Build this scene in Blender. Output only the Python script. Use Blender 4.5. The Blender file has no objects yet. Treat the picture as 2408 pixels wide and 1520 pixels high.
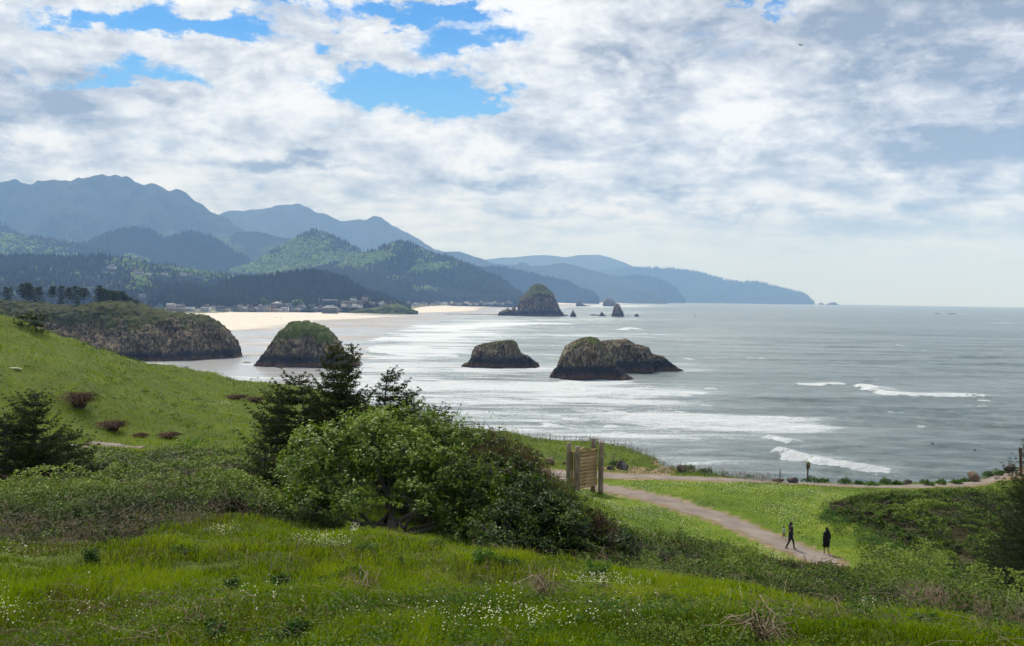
import bpy, math, random
import numpy as np
from math import radians, sin, cos, pi
random.seed(7)
RNG = np.random.default_rng(11)
S = bpy.context.scene
COL = S.collection

# ------------------------------------------------------------------ camera
# photograph coordinates used below are on a 2408 x 1520 frame
FPX = 2341.0
CX, CY = 1204.0, 760.0
CAMH = 40.0
REARTH = 7.4e6
PITCH = math.atan(62.2 / FPX)
ROLL = math.atan(0.0141)
_f = np.array([0, cos(PITCH), -sin(PITCH)])
_r0 = np.array([1.0, 0, 0]); _u0 = np.array([0, sin(PITCH), cos(PITCH)])
CR = cos(ROLL) * _r0 + sin(ROLL) * _u0
CU = -sin(ROLL) * _r0 + cos(ROLL) * _u0
CF = _f
CPOS = np.array([0, 0, CAMH])
from mathutils import Matrix, Vector
cam = bpy.data.cameras.new("camera"); camo = bpy.data.objects.new("camera", cam); COL.objects.link(camo)
camo.matrix_world = Matrix(((CR[0], CU[0], -CF[0], 0), (CR[1], CU[1], -CF[1], 0), (CR[2], CU[2], -CF[2], CAMH), (0, 0, 0, 1)))
cam.lens = 35.0; cam.sensor_width = 36.0; cam.clip_start = 0.5; cam.clip_end = 80000
S.camera = camo

# ------------------------------------------------------------------ view / render
S.view_settings.view_transform = 'Standard'; S.view_settings.look = 'None'
S.view_settings.exposure = 0.3; S.view_settings.gamma = 1.0
S.render.engine = 'CYCLES'
cy = S.cycles
cy.max_bounces = 5; cy.diffuse_bounces = 3; cy.glossy_bounces = 2; cy.transmission_bounces = 2
cy.transparent_max_bounces = 4; cy.volume_bounces = 1
cy.caustics_reflective = False; cy.caustics_refractive = False
cy.sample_clamp_indirect = 6
cy.use_denoising = True

# ------------------------------------------------------------------ node helper
class NT:
    def __init__(s, nt): s.nt = nt; nt.nodes.clear()
    def n(s, t, ins=None, **props):
        nd = s.nt.nodes.new(t)
        for k, v in props.items(): setattr(nd, k, v)
        if ins:
            for k, v in ins.items():
                sock = nd.inputs[k]
                if isinstance(v, bpy.types.NodeSocket): s.nt.links.new(v, sock)
                elif isinstance(v, bpy.types.Node): s.nt.links.new(v.outputs[0], sock)
                else: sock.default_value = v
        return nd
    def m(s, op, a, b=0.0, c=None, clamp=False):
        nd = s.nt.nodes.new('ShaderNodeMath'); nd.operation = op; nd.use_clamp = clamp
        for i, v in enumerate((a, b, c)):
            if v is None: continue
            if isinstance(v, bpy.types.NodeSocket): s.nt.links.new(v, nd.inputs[i])
            else: nd.inputs[i].default_value = v
        return nd.outputs[0]
    def vm(s, op, a, b=None, out=0):
        nd = s.nt.nodes.new('ShaderNodeVectorMath'); nd.operation = op
        for i, v in enumerate((a, b)):
            if v is None: continue
            if isinstance(v, bpy.types.NodeSocket): s.nt.links.new(v, nd.inputs[i])
            else: nd.inputs[i].default_value = v
        return nd.outputs[out]
    def mix(s, f, a, b, typ='RGBA', blend='MIX'):
        nd = s.nt.nodes.new('ShaderNodeMix'); nd.data_type = typ
        if typ == 'RGBA': nd.blend_type = blend; ia, ib, o = 6, 7, 2
        else: ia, ib, o = 2, 3, 0
        for i, v in ((0, f), (ia, a), (ib, b)):
            if isinstance(v, bpy.types.NodeSocket): s.nt.links.new(v, nd.inputs[i])
            elif typ == 'RGBA' and i != 0: nd.inputs[i].default_value = (*v, 1) if len(v) == 3 else v
            else: nd.inputs[i].default_value = v
        return nd.outputs[o]
    def ramp(s, f, stops, interp='LINEAR'):
        nd = s.nt.nodes.new('ShaderNodeValToRGB'); nd.color_ramp.interpolation = interp
        e = nd.color_ramp.elements
        while len(e) < len(stops): e.new(0.5)
        for el, (p, c) in zip(e, stops):
            el.position = p; el.color = (*c, 1) if hasattr(c, '__len__') else (c, c, c, 1)
        s.nt.links.new(f, nd.inputs[0]); return nd.outputs[0]
    def step(s, x, lo, hi, a=0.0, b=1.0, kind='SMOOTHSTEP'):
        nd = s.nt.nodes.new('ShaderNodeMapRange'); nd.interpolation_type = kind
        for i, v in enumerate((x, lo, hi, a, b)):
            if isinstance(v, bpy.types.NodeSocket): s.nt.links.new(v, nd.inputs[i])
            else: nd.inputs[i].default_value = v
        return nd.outputs[0]
    def noise(s, vec, scale, detail=4, rough=0.55, dist=0.0, out=0):
        nd = s.n('ShaderNodeTexNoise', {'Vector': vec, 'Scale': scale, 'Detail': detail, 'Roughness': rough, 'Distortion': dist})
        return nd.outputs[out]
    def link(s, a, b): s.nt.links.new(a, b)

# ------------------------------------------------------------------ sky
SUN_AZ, SUN_EL = -28.0, 52.0       # azimuth from the view axis (negative = left), elevation
w = bpy.data.worlds.new("World"); S.world = w; w.use_nodes = True
T = NT(w.node_tree)
sky = T.n('ShaderNodeTexSky', sky_type='NISHITA', sun_disc=False, sun_elevation=radians(SUN_EL), sun_rotation=radians(SUN_AZ), altitude=40, air_density=1.0, dust_density=0.6, ozone_density=2.5)
tc = T.n('ShaderNodeTexCoord')
D = tc.outputs['Generated']
sep = T.n('ShaderNodeSeparateXYZ', {0: D}); dx, dy, dz = sep.outputs
hyp = T.m('SQRT', T.m('ADD', T.m('MULTIPLY', dx, dx), T.m('MULTIPLY', dy, dy)))
tel = T.m('DIVIDE', dz, T.m('MAXIMUM', hyp, 0.02))       # tangent of elevation
az = T.m('ARCTAN2', dx, dy)
# cloud deck coordinates (perspective of a flat layer)
zz = T.m('ADD', T.m('MAXIMUM', dz, 0.0), 0.13)
cp = T.n('ShaderNodeCombineXYZ', {0: T.m('DIVIDE', dx, zz), 1: T.m('DIVIDE', dy, zz), 2: 0.0}).outputs[0]
angc = T.n('ShaderNodeCombineXYZ', {0: az, 1: T.m('MULTIPLY', tel, 1.7), 2: 0.0}).outputs[0]
n_big = T.noise(cp, 1.1, 6, 0.55, 0.3)
n_mid = T.noise(angc, 7.5, 10, 0.62, 0.25)
n_fin = T.noise(angc, 18.0, 8, 0.65, 0.2)
warp1 = T.m('MULTIPLY', T.m('SUBTRACT', n_mid, 0.5), 0.17)
warpn = T.noise(angc, 9.3, 12, 0.68, 0.0, out=1)
wsep = T.n('ShaderNodeSeparateXYZ', {0: warpn}).outputs
azw = T.m('ADD', az, T.m('MULTIPLY', T.m('SUBTRACT', wsep[0], 0.5), 0.24))
telw = T.m('ADD', tel, T.m('MULTIPLY', T.m('SUBTRACT', wsep[1], 0.5), 0.12))
def px2az(px, py):
    yl = 697.8 + 0.0141 * (px - 1204)
    return math.atan((px - 1204) / FPX), (yl - py) / FPX
def blob(lst):
    tot = None
    for (px, py, rx, ry, amp) in lst:
        a0, t0 = px2az(px, py)
        ex = T.m('DIVIDE', T.m('SUBTRACT', azw, a0), rx / FPX)
        ey = T.m('DIVIDE', T.m('SUBTRACT', telw, t0), ry / FPX)
        r2 = T.m('ADD', T.m('MULTIPLY', ex, ex), T.m('MULTIPLY', ey, ey))
        g = T.m('MULTIPLY', T.m('EXPONENT', T.m('MULTIPLY', r2, -1.0)), amp)
        tot = g if tot is None else T.m('ADD', tot, g)
    return tot
gaps = blob([(230, 88, 110, 24, 1.0), (400, 75, 120, 34, 1.15), (540, 100, 110, 32, 1.1), (760, 106, 60, 15, .8), (900, 30, 130, 30, 1.1),
             (1060, 45, 130, 26, 1.0), (1090, 112, 110, 36, 1.15), (930, 205, 130, 42, 1.25), (1040, 225, 100, 46, 1.2), (1160, 215, 80, 20, .7),
             (330, 215, 110, 30, .8), (220, 240, 100, 18, .7), (430, 240, 90, 16, .6), (1800, 24, 100, 14, .8), (850, 300, 90, 20, .35), (-500, 60, 300, 60, 1.0), (640, 20, 90, 16, .7)])
fine = T.m('ADD', T.m('MULTIPLY', T.m('SUBTRACT', n_mid, 0.5), 1.5), T.m('MULTIPLY', T.m('SUBTRACT', n_fin, 0.5), 1.5))
clear = T.step(T.m('ADD', T.m('MULTIPLY', gaps, 1.15), T.m('MULTIPLY', fine, 1.25)), 0.26, 1.05)
darks = blob([(30, 270, 120, 50, .9), (-60, 300, 100, 60, .6), (2340, 95, 170, 60, .6), (2200, 30, 260, 50, .3), (2260, 405, 230, 60, .75), (2400, 300, 90, 50, .7),
              (1540, 450, 150, 24, .5), (700, 385, 140, 16, .5), (2150, 185, 130, 24, .35), (1420, 145, 90, 22, .45), (2150, 560, 300, 36, .45), (1150, 430, 200, 12, .35),
              (1290, 505, 200, 10, .3), (30, 385, 60, 30, .6), (420, 330, 150, 20, .25), (1750, 510, 200, 10, .3), (2080, 100, 160, 40, .35), (1800, 180, 260, 90, .38), (2250, 230, 240, 120, .22), (1900, 60, 300, 40, .25), (1650, 330, 260, 24, .22)])
sh1 = T.noise(cp, 2.3, 9, 0.6, 0.4)
sh2 = T.m('ADD', T.m('MULTIPLY', T.noise(angc, 11.0, 12, 0.66, 0.3), .72), T.m('MULTIPLY', T.noise(angc, 34.0, 8, 0.7, 0.6), .28))
shade = T.m('ADD', T.m('MULTIPLY', T.m('SUBTRACT', sh1, 0.5), 2.3), T.m('MULTIPLY', T.m('SUBTRACT', sh2, 0.5), 3.0))
shade = T.m('ADD', shade, T.m('MINIMUM', T.m('MULTIPLY', darks, 1.1), 0.62))
shade = T.m('ADD', shade, 0.33)
ccol = T.ramp(shade, [(0.0, (.80, .83, .86)), (0.22, (.69, .73, .78)), (0.48, (.52, .56, .62)), (0.75, (.35, .39, .45)), (1.0, (.21, .255, .32))])
# lower sky is thin even veil of cloud
veil = T.step(tel, 0.10, 0.02)
veil = T.m('MULTIPLY', veil, T.step(az, -0.25, 0.15, 0.35, 0.95))
ccol = T.mix(veil, ccol, (.55, .62, .79))
ccol = T.mix(T.step(tel, 0.28, 0.0, 0.0, .9), ccol, T.mix(1.0, ccol, (.86, .93, 1.14), blend='MULTIPLY'))
blue = T.mix(1.0, T.mix(1.0, sky.outputs[0], (.055, .055, .055), blend='MULTIPLY'), (.20, .92, 1.75), blend='MULTIPLY')
blue = T.mix(T.step(tel, 0.30, 0.12, 0, .8), blue, (.16, .44, .80))
out = T.mix(clear, ccol, blue)
bg = T.n('ShaderNodeBackground', {'Color': out, 'Strength': 1.0})
T.link(bg.outputs[0], T.n('ShaderNodeOutputWorld').inputs[0])
w.cycles.sampling_method = 'MANUAL'; w.cycles.sample_map_resolution = 512

sunl = bpy.data.lights.new("sun", 'SUN'); sunl.energy = 3.2; sunl.angle = radians(5); sunl.color = (1, .95, .86)
suno = bpy.data.objects.new("sun", sunl); COL.objects.link(suno)
_sd = Vector((sin(radians(SUN_AZ)) * cos(radians(SUN_EL)), cos(radians(SUN_AZ)) * cos(radians(SUN_EL)), sin(radians(SUN_EL))))
suno.rotation_euler = _sd.to_track_quat('Z', 'Y').to_euler()

# ------------------------------------------------------------------ projection helpers
def Pt(px, py, Y):
    px, py, Y = np.broadcast_arrays(np.asarray(px, float), np.asarray(py, float), np.asarray(Y, float))
    d = CF + ((px - CX) / FPX)[..., None] * CR + ((CY - py) / FPX)[..., None] * CU
    return CPOS + d * (Y / d[..., 1])[..., None]
def proj(P):
    q = np.asarray(P) - CPOS
    zf = np.maximum(q @ CF, 1e-3)
    return CX + FPX * (q @ CR) / zf, CY - FPX * (q @ CU) / zf
def seaz(x, y): return -(x * x + y * y) / (2 * REARTH)
def onsea(px, py, z0=0.0):
    """point of height z0 above the (curved) sea surface seen at px, py"""
    px, py = np.broadcast_arrays(np.asarray(px, float), np.asarray(py, float))
    Y = np.full(px.shape, 500.0)
    d = Pt(px, py, 1.0) - CPOS
    s = np.minimum(d[..., 2], -1e-4)
    for _ in range(40):
        X = d[..., 0] * Y
        Yn = np.clip((CAMH - z0 - seaz(X, Y)) / -s, 1, 23000)
        Y = 0.5 * Y + 0.5 * Yn
    return CPOS + d * Y[..., None]

# ------------------------------------------------------------------ numpy noise
def _h(ix, iy, iz, seed):
    n = (ix * 374761393 + iy * 668265263 + iz * 2147483647 + seed * 974634777) & 0xFFFFFFFF
    n = ((n ^ (n >> 13)) * 1274126177) & 0xFFFFFFFF
    n = ((n ^ (n >> 15)) * 2246822519) & 0xFFFFFFFF
    return ((n ^ (n >> 16)) & 0xFFFFFF) / float(0xFFFFFF)
def vnoise(x, y, z=0.0, seed=0):
    x, y, z = np.broadcast_arrays(np.asarray(x, float), np.asarray(y, float), np.asarray(z, float))
    fx, fy, fz = np.floor(x), np.floor(y), np.floor(z)
    ix, iy, iz = fx.astype(np.int64), fy.astype(np.int64), fz.astype(np.int64)
    tx, ty, tz = x - fx, y - fy, z - fz
    tx = tx * tx * (3 - 2 * tx); ty = ty * ty * (3 - 2 * ty); tz = tz * tz * (3 - 2 * tz)
    r = 0
    for a in (0, 1):
        wx = tx if a else 1 - tx
        for b in (0, 1):
            wy = ty if b else 1 - ty
            for c in (0, 1):
                wz = tz if c else 1 - tz
                r = r + wx * wy * wz * _h(ix + a, iy + b, iz + c, seed)
    return r * 2 - 1
def fbm(x, y, z=0.0, o=4, seed=0, g=0.5):
    r, a, f = 0, 1.0, 1.0
    for i in range(o):
        r = r + a * vnoise(x * f, y * f, z * f, seed + i * 17); a *= g; f *= 2.03
    return r
def sstep(x, a, b):
    t = np.clip((x - a) / (b - a), 0, 1); return t * t * (3 - 2 * t)

# ------------------------------------------------------------------ object helpers
def setp(o, label=None, cat=None, group=None, kind=None):
    if label: o['label'] = label
    if cat: o['category'] = cat
    if group: o['group'] = group
    if kind: o['kind'] = kind
    return o
def mk(name, V, F, mat=None, parent=None, attrs=None, smooth=False, midx=None):
    """F: (n,3) or (n,4) int array, or list of such arrays"""
    me = bpy.data.meshes.new(name)
    V = np.ascontiguousarray(V, dtype=np.float32).reshape(-1, 3)
    Fs = F if isinstance(F, list) else [F]
    Fs = [np.asarray(f, dtype=np.int32) for f in Fs if len(f)]
    me.vertices.add(len(V)); me.vertices.foreach_set('co', V.ravel())
    loops = np.concatenate([f.ravel() for f in Fs]) if Fs else np.zeros(0, np.int32)
    cnt = np.concatenate([np.full(len(f), f.shape[1], np.int32) for f in Fs]) if Fs else np.zeros(0, np.int32)
    me.loops.add(len(loops)); me.loops.foreach_set('vertex_index', loops)
    me.polygons.add(len(cnt))
    st = np.concatenate([[0], np.cumsum(cnt)[:-1]]).astype(np.int32) if len(cnt) else cnt
    me.polygons.foreach_set('loop_start', st)
    if smooth: me.polygons.foreach_set('use_smooth', np.ones(len(cnt), bool))
    if mat is not None:
        for m_ in (mat if isinstance(mat, (list, tuple)) else [mat]): me.materials.append(m_)
    if midx is not None: me.polygons.foreach_set('material_index', np.asarray(midx, np.int32))
    if attrs:
        for k, v in attrs.items():
            a = me.attributes.new(k, 'FLOAT', 'POINT'); a.data.foreach_set('value', np.asarray(v, np.float32))
    me.update(calc_edges=True)
    o = bpy.data.objects.new(name, me); COL.objects.link(o)
    if parent is not None: o.parent = parent
    return o
def empty(name, loc, label, cat, group=None, rz=0.0):
    o = bpy.data.objects.new(name, None); COL.objects.link(o)
    o.location = [float(v) for v in loc]; o.rotation_euler = (0, 0, rz); o.empty_display_size = 0.2
    return setp(o, label, cat, group)
def gridF(nr, nc, wrap=False):
    i = np.arange(nr - 1)[:, None]; j = np.arange(nc if wrap else nc - 1)[None, :]
    j2 = (j + 1) % nc
    a = i * nc + j; b = i * nc + j2; c = (i + 1) * nc + j2; d = (i + 1) * nc + j
    return np.stack([a, b, c, d], -1).reshape(-1, 4)
class MB:
    """collects pieces of one mesh"""
    def __init__(s): s.V = []; s.T = []; s.Q = []; s.n = 0; s.a = []; s.mt = []; s.mq = []
    def add(s, V, F, v=0.5, mi=0):
        V = np.asarray(V, float).reshape(-1, 3); F = np.asarray(F, int)
        s.V.append(V); (s.T if F.shape[1] == 3 else s.Q).append(F + s.n)
        (s.mt if F.shape[1] == 3 else s.mq).append(np.full(len(F), mi))
        s.a.append(np.broadcast_to(np.asarray(v, float), (len(V),))); s.n += len(V)
    def box(s, c, h, R=None, v=0.5, mi=0, bev=0.0):
        c = np.asarray(c, float); h = np.asarray(h, float)
        if bev <= 0:
            q = np.array([[x, y, z] for x in (-1, 1) for y in (-1, 1) for z in (-1, 1)], float) * h
            F = [(0, 1, 3, 2), (4, 6, 7, 5), (0, 4, 5, 1), (2, 3, 7, 6), (0, 2, 6, 4), (1, 5, 7, 3)]
            if R is not None: q = q @ np.asarray(R).T
            s.add(q + c, F, v, mi); return
        # chamfered box: 24 verts
        q = []; idx = {}
        for x in (-1, 1):
            for y in (-1, 1):
                for z in (-1, 1):
                    for ax in range(3):
                        p = np.array([x, y, z], float) * (h - bev); p[ax] = (x, y, z)[ax] * h[ax]
                        idx[(x, y, z, ax)] = len(q); q.append(p)
        Q = []; Tt = []
        for ax in range(3):
            o1, o2 = [i for i in range(3) if i != ax]
            for sg in (-1, 1):
                def key(a, b):
                    k = [0, 0, 0]; k[ax] = sg; k[o1] = a; k[o2] = b; return idx[(*k, ax)]
                f = [key(-1, -1), key(1, -1), key(1, 1), key(-1, 1)]
                Q.append(f if (sg > 0) == (ax != 1) else f[::-1])
            for a in (-1, 1):
                for b in (-1, 1):
                    def kk(cc, axx):
                        k = [0, 0, 0]; k[ax] = cc; k[o1] = a; k[o2] = b; return idx[(*k, axx)]
                    Q.append([kk(-1, o1), kk(1, o1), kk(1, o2), kk(-1, o2)])
        for x in (-1, 1):
            for y in (-1, 1):
                for z in (-1, 1): Tt.append([idx[(x, y, z, 0)], idx[(x, y, z, 1)], idx[(x, y, z, 2)]])
        q = np.array(q)
        if R is not None: q = q @ np.asarray(R).T
        n0 = s.n
        s.add(q + c, Q, v, mi); s.T.append(np.array(Tt) + n0); s.mt.append(np.full(8, mi))
    def tube(s, pts, rad, seg=6, v=0.5, mi=0, cap=True):
        pts = np.asarray(pts, float); n = len(pts); rad = np.broadcast_to(np.asarray(rad, float), (n,))
        t = np.gradient(pts, axis=0); t /= np.linalg.norm(t, axis=1)[:, None] + 1e-9
        ref = np.array([0, 0, 1.0]) if abs(t[0][2]) < 0.9 else np.array([1.0, 0, 0])
        a = np.cross(t, ref); a /= np.linalg.norm(a, axis=1)[:, None] + 1e-9
        b = np.cross(t, a)
        th = np.arange(seg) * 2 * pi / seg
        V = pts[:, None, :] + rad[:, None, None] * (np.cos(th)[None, :, None] * a[:, None, :] + np.sin(th)[None, :, None] * b[:, None, :])
        n0 = s.n
        s.add(V.reshape(-1, 3), gridF(n, seg, True), np.repeat(np.broadcast_to(np.asarray(v, float), (n,)), seg), mi)
        if cap and seg > 2:
            c0 = s.n; s.add([pts[0], pts[-1]], np.array([[0, 0, 0]]) * 0, v if np.ndim(v) == 0 else 0.5, mi)
            s.T.pop(); s.mt.pop()
            j = np.arange(seg); j2 = (j + 1) % seg
            s.T.append(np.concatenate([np.stack([np.full(seg, c0), n0 + j2, n0 + j], 1), np.stack([np.full(seg, c0 + 1), n0 + (n - 1) * seg + j, n0 + (n - 1) * seg + j2], 1)]))
            s.mt.append(np.full(2 * seg, mi))
    def rings(s, C, RX, RY, seg=12, v=0.5, mi=0, p=2.0):
        """stack of horizontal (super)ellipse rings: C (n,3), radii; closed ends"""
        C = np.asarray(C, float); n = len(C)
        th = np.arange(seg) * 2 * pi / seg
        cx_ = np.sign(np.cos(th)) * np.abs(np.cos(th)) ** (2 / p); sy_ = np.sign(np.sin(th)) * np.abs(np.sin(th)) ** (2 / p)
        V = np.zeros((n, seg, 3)); V[:, :, 0] = C[:, 0:1] + np.asarray(RX)[:, None] * cx_; V[:, :, 1] = C[:, 1:2] + np.asarray(RY)[:, None] * sy_; V[:, :, 2] = C[:, 2:3]
        n0 = s.n; s.add(V.reshape(-1, 3), gridF(n, seg, True), v, mi)
        j = np.arange(seg); j2 = (j + 1) % seg; c0 = s.n
        s.V.append(np.array([C[0], C[-1]])); s.a.append(np.full(2, 0.5 if np.ndim(v) else v)); s.n += 2
        s.T.append(np.concatenate([np.stack([np.full(seg, c0), n0 + j2, n0 + j], 1), np.stack([np.full(seg, c0 + 1), n0 + (n - 1) * seg + j, n0 + (n - 1) * seg + j2], 1)])); s.mt.append(np.full(2 * seg, mi))
    def build(s, name, mat, parent=None, smooth=False, loc=None):
        V = np.concatenate(s.V)
        if loc is not None: V = V - np.asarray(loc)
        Fs = []; mi = []
        if s.T: Fs.append(np.concatenate(s.T)); mi.append(np.concatenate(s.mt))
        if s.Q: Fs.append(np.concatenate(s.Q)); mi.append(np.concatenate(s.mq))
        return mk(name, V, Fs, mat, parent, {'v': np.concatenate(s.a)}, smooth, np.concatenate(mi))
def Rz(a): c, s_ = cos(a), sin(a); return np.array([[c, -s_, 0], [s_, c, 0], [0, 0, 1]])
# ------------------------------------------------------------------ materials
def newmat(name):
    m = bpy.data.materials.new(name); m.use_nodes = True
    return m, NT(m.node_tree)
def finish(T, col, rough=0.8, nrm=None, spec=0.3, **kw):
    ins = {'Base Color': col if isinstance(col, bpy.types.NodeSocket) else (*col, 1), 'Roughness': rough, 'Specular IOR Level': spec}
    if nrm is not None: ins['Normal'] = nrm
    ins.update(kw)
    b = T.n('ShaderNodeBsdfPrincipled', ins)
    T.link(b.outputs[0], T.n('ShaderNodeOutputMaterial').inputs[0]); return b
def attr(T, name): return T.n('ShaderNodeAttribute', attribute_name=name).outputs['Fac']
def simple(name, col, rough=0.7, var=0.25, scale=3.0, bump=0.3, spec=0.3, bscale=None, bdist=0.02, metallic=0.0):
    m, T = newmat(name)
    g = T.n('ShaderNodeNewGeometry')
    n1 = T.noise(g.outputs['Position'], scale, 6, 0.6)
    n2 = T.noise(g.outputs['Position'], scale * 0.13, 3, 0.5)
    f = T.m('ADD', T.m('MULTIPLY', T.m('SUBTRACT', n1, 0.5), 2.2), T.m('MULTIPLY', T.m('SUBTRACT', n2, 0.5), 1.4))
    f = T.m('ADD', T.m('MULTIPLY', f, var), 1.0)
    c = T.vm('MULTIPLY', T.n('ShaderNodeCombineXYZ', {0: col[0], 1: col[1], 2: col[2]}).outputs[0], T.n('ShaderNodeCombineXYZ', {0: f, 1: f, 2: f}).outputs[0])
    b = T.n('ShaderNodeBump', {'Strength': bump, 'Distance': bdist, 'Height': T.noise(g.outputs['Position'], bscale or scale * 2, 6, 0.6)})
    finish(T, c, rough, b.outputs[0], spec, Metallic=metallic)
    return m
def foliage(name, stops, trans=0.35, rough=0.55, patch=0.25, pscale=0.25, tcol=(.85, 1.0, .25), spec=0.10):
    """stops: colours from v=0 (old, inner shade painted in) to v=1 (young, bright tips)"""
    m, T = newmat(name)
    g = T.n('ShaderNodeNewGeometry')
    n = T.noise(g.outputs['Position'], pscale, 3, 0.6)
    f = T.m('ADD', attr(T, 'v'), T.m('MULTIPLY', T.m('SUBTRACT', n, 0.5), patch * 2.5))
    c = T.ramp(f, stops)
    p = T.n('ShaderNodeBsdfPrincipled', {'Base Color': c, 'Roughness': rough, 'Specular IOR Level': spec})
    tr = T.n('ShaderNodeBsdfTranslucent', {'Color': T.mix(1.0, c, tcol, blend='MULTIPLY')})
    mx = T.n('ShaderNodeMixShader', {0: trans, 1: p.outputs[0], 2: tr.outputs[0]})
    T.link(mx.outputs[0], T.n('ShaderNodeOutputMaterial').inputs[0])
    return m

M = {}
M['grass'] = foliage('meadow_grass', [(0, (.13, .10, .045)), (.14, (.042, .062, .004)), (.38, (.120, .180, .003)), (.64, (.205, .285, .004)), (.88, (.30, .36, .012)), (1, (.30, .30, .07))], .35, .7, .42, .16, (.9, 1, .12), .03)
M['herb'] = foliage('herb_leaves', [(0, (.02, .045, .010)), (.5, (.045, .105, .014)), (1, (.10, .19, .02))], .3, .5, .15, .8)
M['straw'] = foliage('dead_stems', [(0, (.09, .055, .04)), (.5, (.20, .145, .10)), (1, (.36, .29, .21))], .1, .8, .1, 1.0, (1, .9, .7))
M['flower'] = foliage('petals', [(0, (.62, .60, .30)), (.4, (.75, .74, .50)), (1, (.8, .8, .74))], .3, .6, .1, 1.0, (1, 1, .9))
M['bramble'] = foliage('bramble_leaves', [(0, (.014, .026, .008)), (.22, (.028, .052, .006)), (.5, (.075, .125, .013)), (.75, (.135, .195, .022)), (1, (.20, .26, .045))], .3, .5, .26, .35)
M['leaf'] = foliage('broad_leaves', [(0, (.016, .034, .010)), (.3, (.030, .058, .008)), (.6, (.075, .125, .014)), (.85, (.145, .215, .028)), (1, (.23, .30, .06))], .35, .5, .18, .5, spec=.22)
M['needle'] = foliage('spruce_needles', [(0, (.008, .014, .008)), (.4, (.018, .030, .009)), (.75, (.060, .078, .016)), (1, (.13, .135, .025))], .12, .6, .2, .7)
M['needle_far'] = foliage('far_conifer', [(0, (.006, .010, .008)), (.5, (.011, .020, .012)), (1, (.030, .045, .016))], .05, .8, .3, .006)
M['broad_far'] = foliage('far_broadleaf', [(0, (.05, .09, .02)), (.5, (.11, .18, .035)), (1, (.18, .27, .06))], .1, .8, .3, .01)
M['bark'] = simple('bark', (.085, .075, .062), .9, .35, 12, .8, .2)
M['cane'] = foliage('bramble_canes', [(0, (.10, .055, .05)), (.5, (.19, .12, .09)), (1, (.33, .26, .19))], .05, .7, .15, 1.0)
M['brush'] = foliage('brown_twigs', [(0, (.045, .024, .016)), (.5, (.12, .065, .045)), (1, (.22, .16, .09))], .1, .8, .1, 1.0)

# ground under the plants
m, T = newmat('ground_soil_turf'); M['ground'] = m
g = T.n('ShaderNodeNewGeometry'); P = g.outputs['Position']
n1 = T.noise(P, .35, 6, .6); n2 = T.noise(P, 3.0, 6, .65); n3 = T.noise(P, 14, 5, .7)
f = T.m('ADD', T.m('MULTIPLY', n1, .5), T.m('ADD', T.m('MULTIPLY', n2, .35), T.m('MULTIPLY', n3, .3)))
tall = T.ramp(f, [(.40, (.035, .045, .010)), (.52, (.060, .088, .005)), (.62, (.075, .110, .006)), (.76, (.12, .15, .010))])
fl = T.m('ADD', T.m('MULTIPLY', T.noise(P, .16, 5, .65), .62), T.m('ADD', T.m('MULTIPLY', T.noise(P, 1.1, 6, .7), .35), T.m('MULTIPLY', n3, .22)))
lawn = T.ramp(fl, [(.46, (.045, .075, .005)), (.56, (.075, .128, .006)), (.64, (.110, .165, .007)), (.76, (.17, .20, .02))])
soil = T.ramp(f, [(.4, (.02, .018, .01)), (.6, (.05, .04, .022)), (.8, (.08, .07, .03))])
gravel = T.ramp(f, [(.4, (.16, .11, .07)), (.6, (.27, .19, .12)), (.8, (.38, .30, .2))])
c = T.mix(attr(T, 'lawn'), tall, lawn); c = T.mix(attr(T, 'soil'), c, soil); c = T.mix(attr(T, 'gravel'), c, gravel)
bp = T.n('ShaderNodeBump', {'Strength': .7, 'Distance': .08, 'Height': T.m('ADD', n2, n3)})
finish(T, c, .85, bp.outputs[0], .15)

# asphalt path, pinkish grey
m, T = newmat('path_asphalt'); M['path'] = m
g = T.n('ShaderNodeNewGeometry'); P = g.outputs['Position']
n1 = T.noise(P, .6, 5, .6); n2 = T.noise(P, 30, 4, .7)
f = T.m('ADD', T.m('MULTIPLY', n1, .6), T.m('MULTIPLY', n2, .4))
c = T.ramp(f, [(.35, (.135, .112, .095)), (.5, (.20, .168, .145)), (.65, (.265, .225, .195))])
c = T.mix(attr(T, 'edge'), c, T.ramp(n2, [(.4, (.10, .085, .04)), (.6, (.25, .19, .11))]))
finish(T, c, .9, T.n('ShaderNodeBump', {'Strength': .4, 'Distance': .01, 'Height': n2}).outputs[0], .2)

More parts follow.
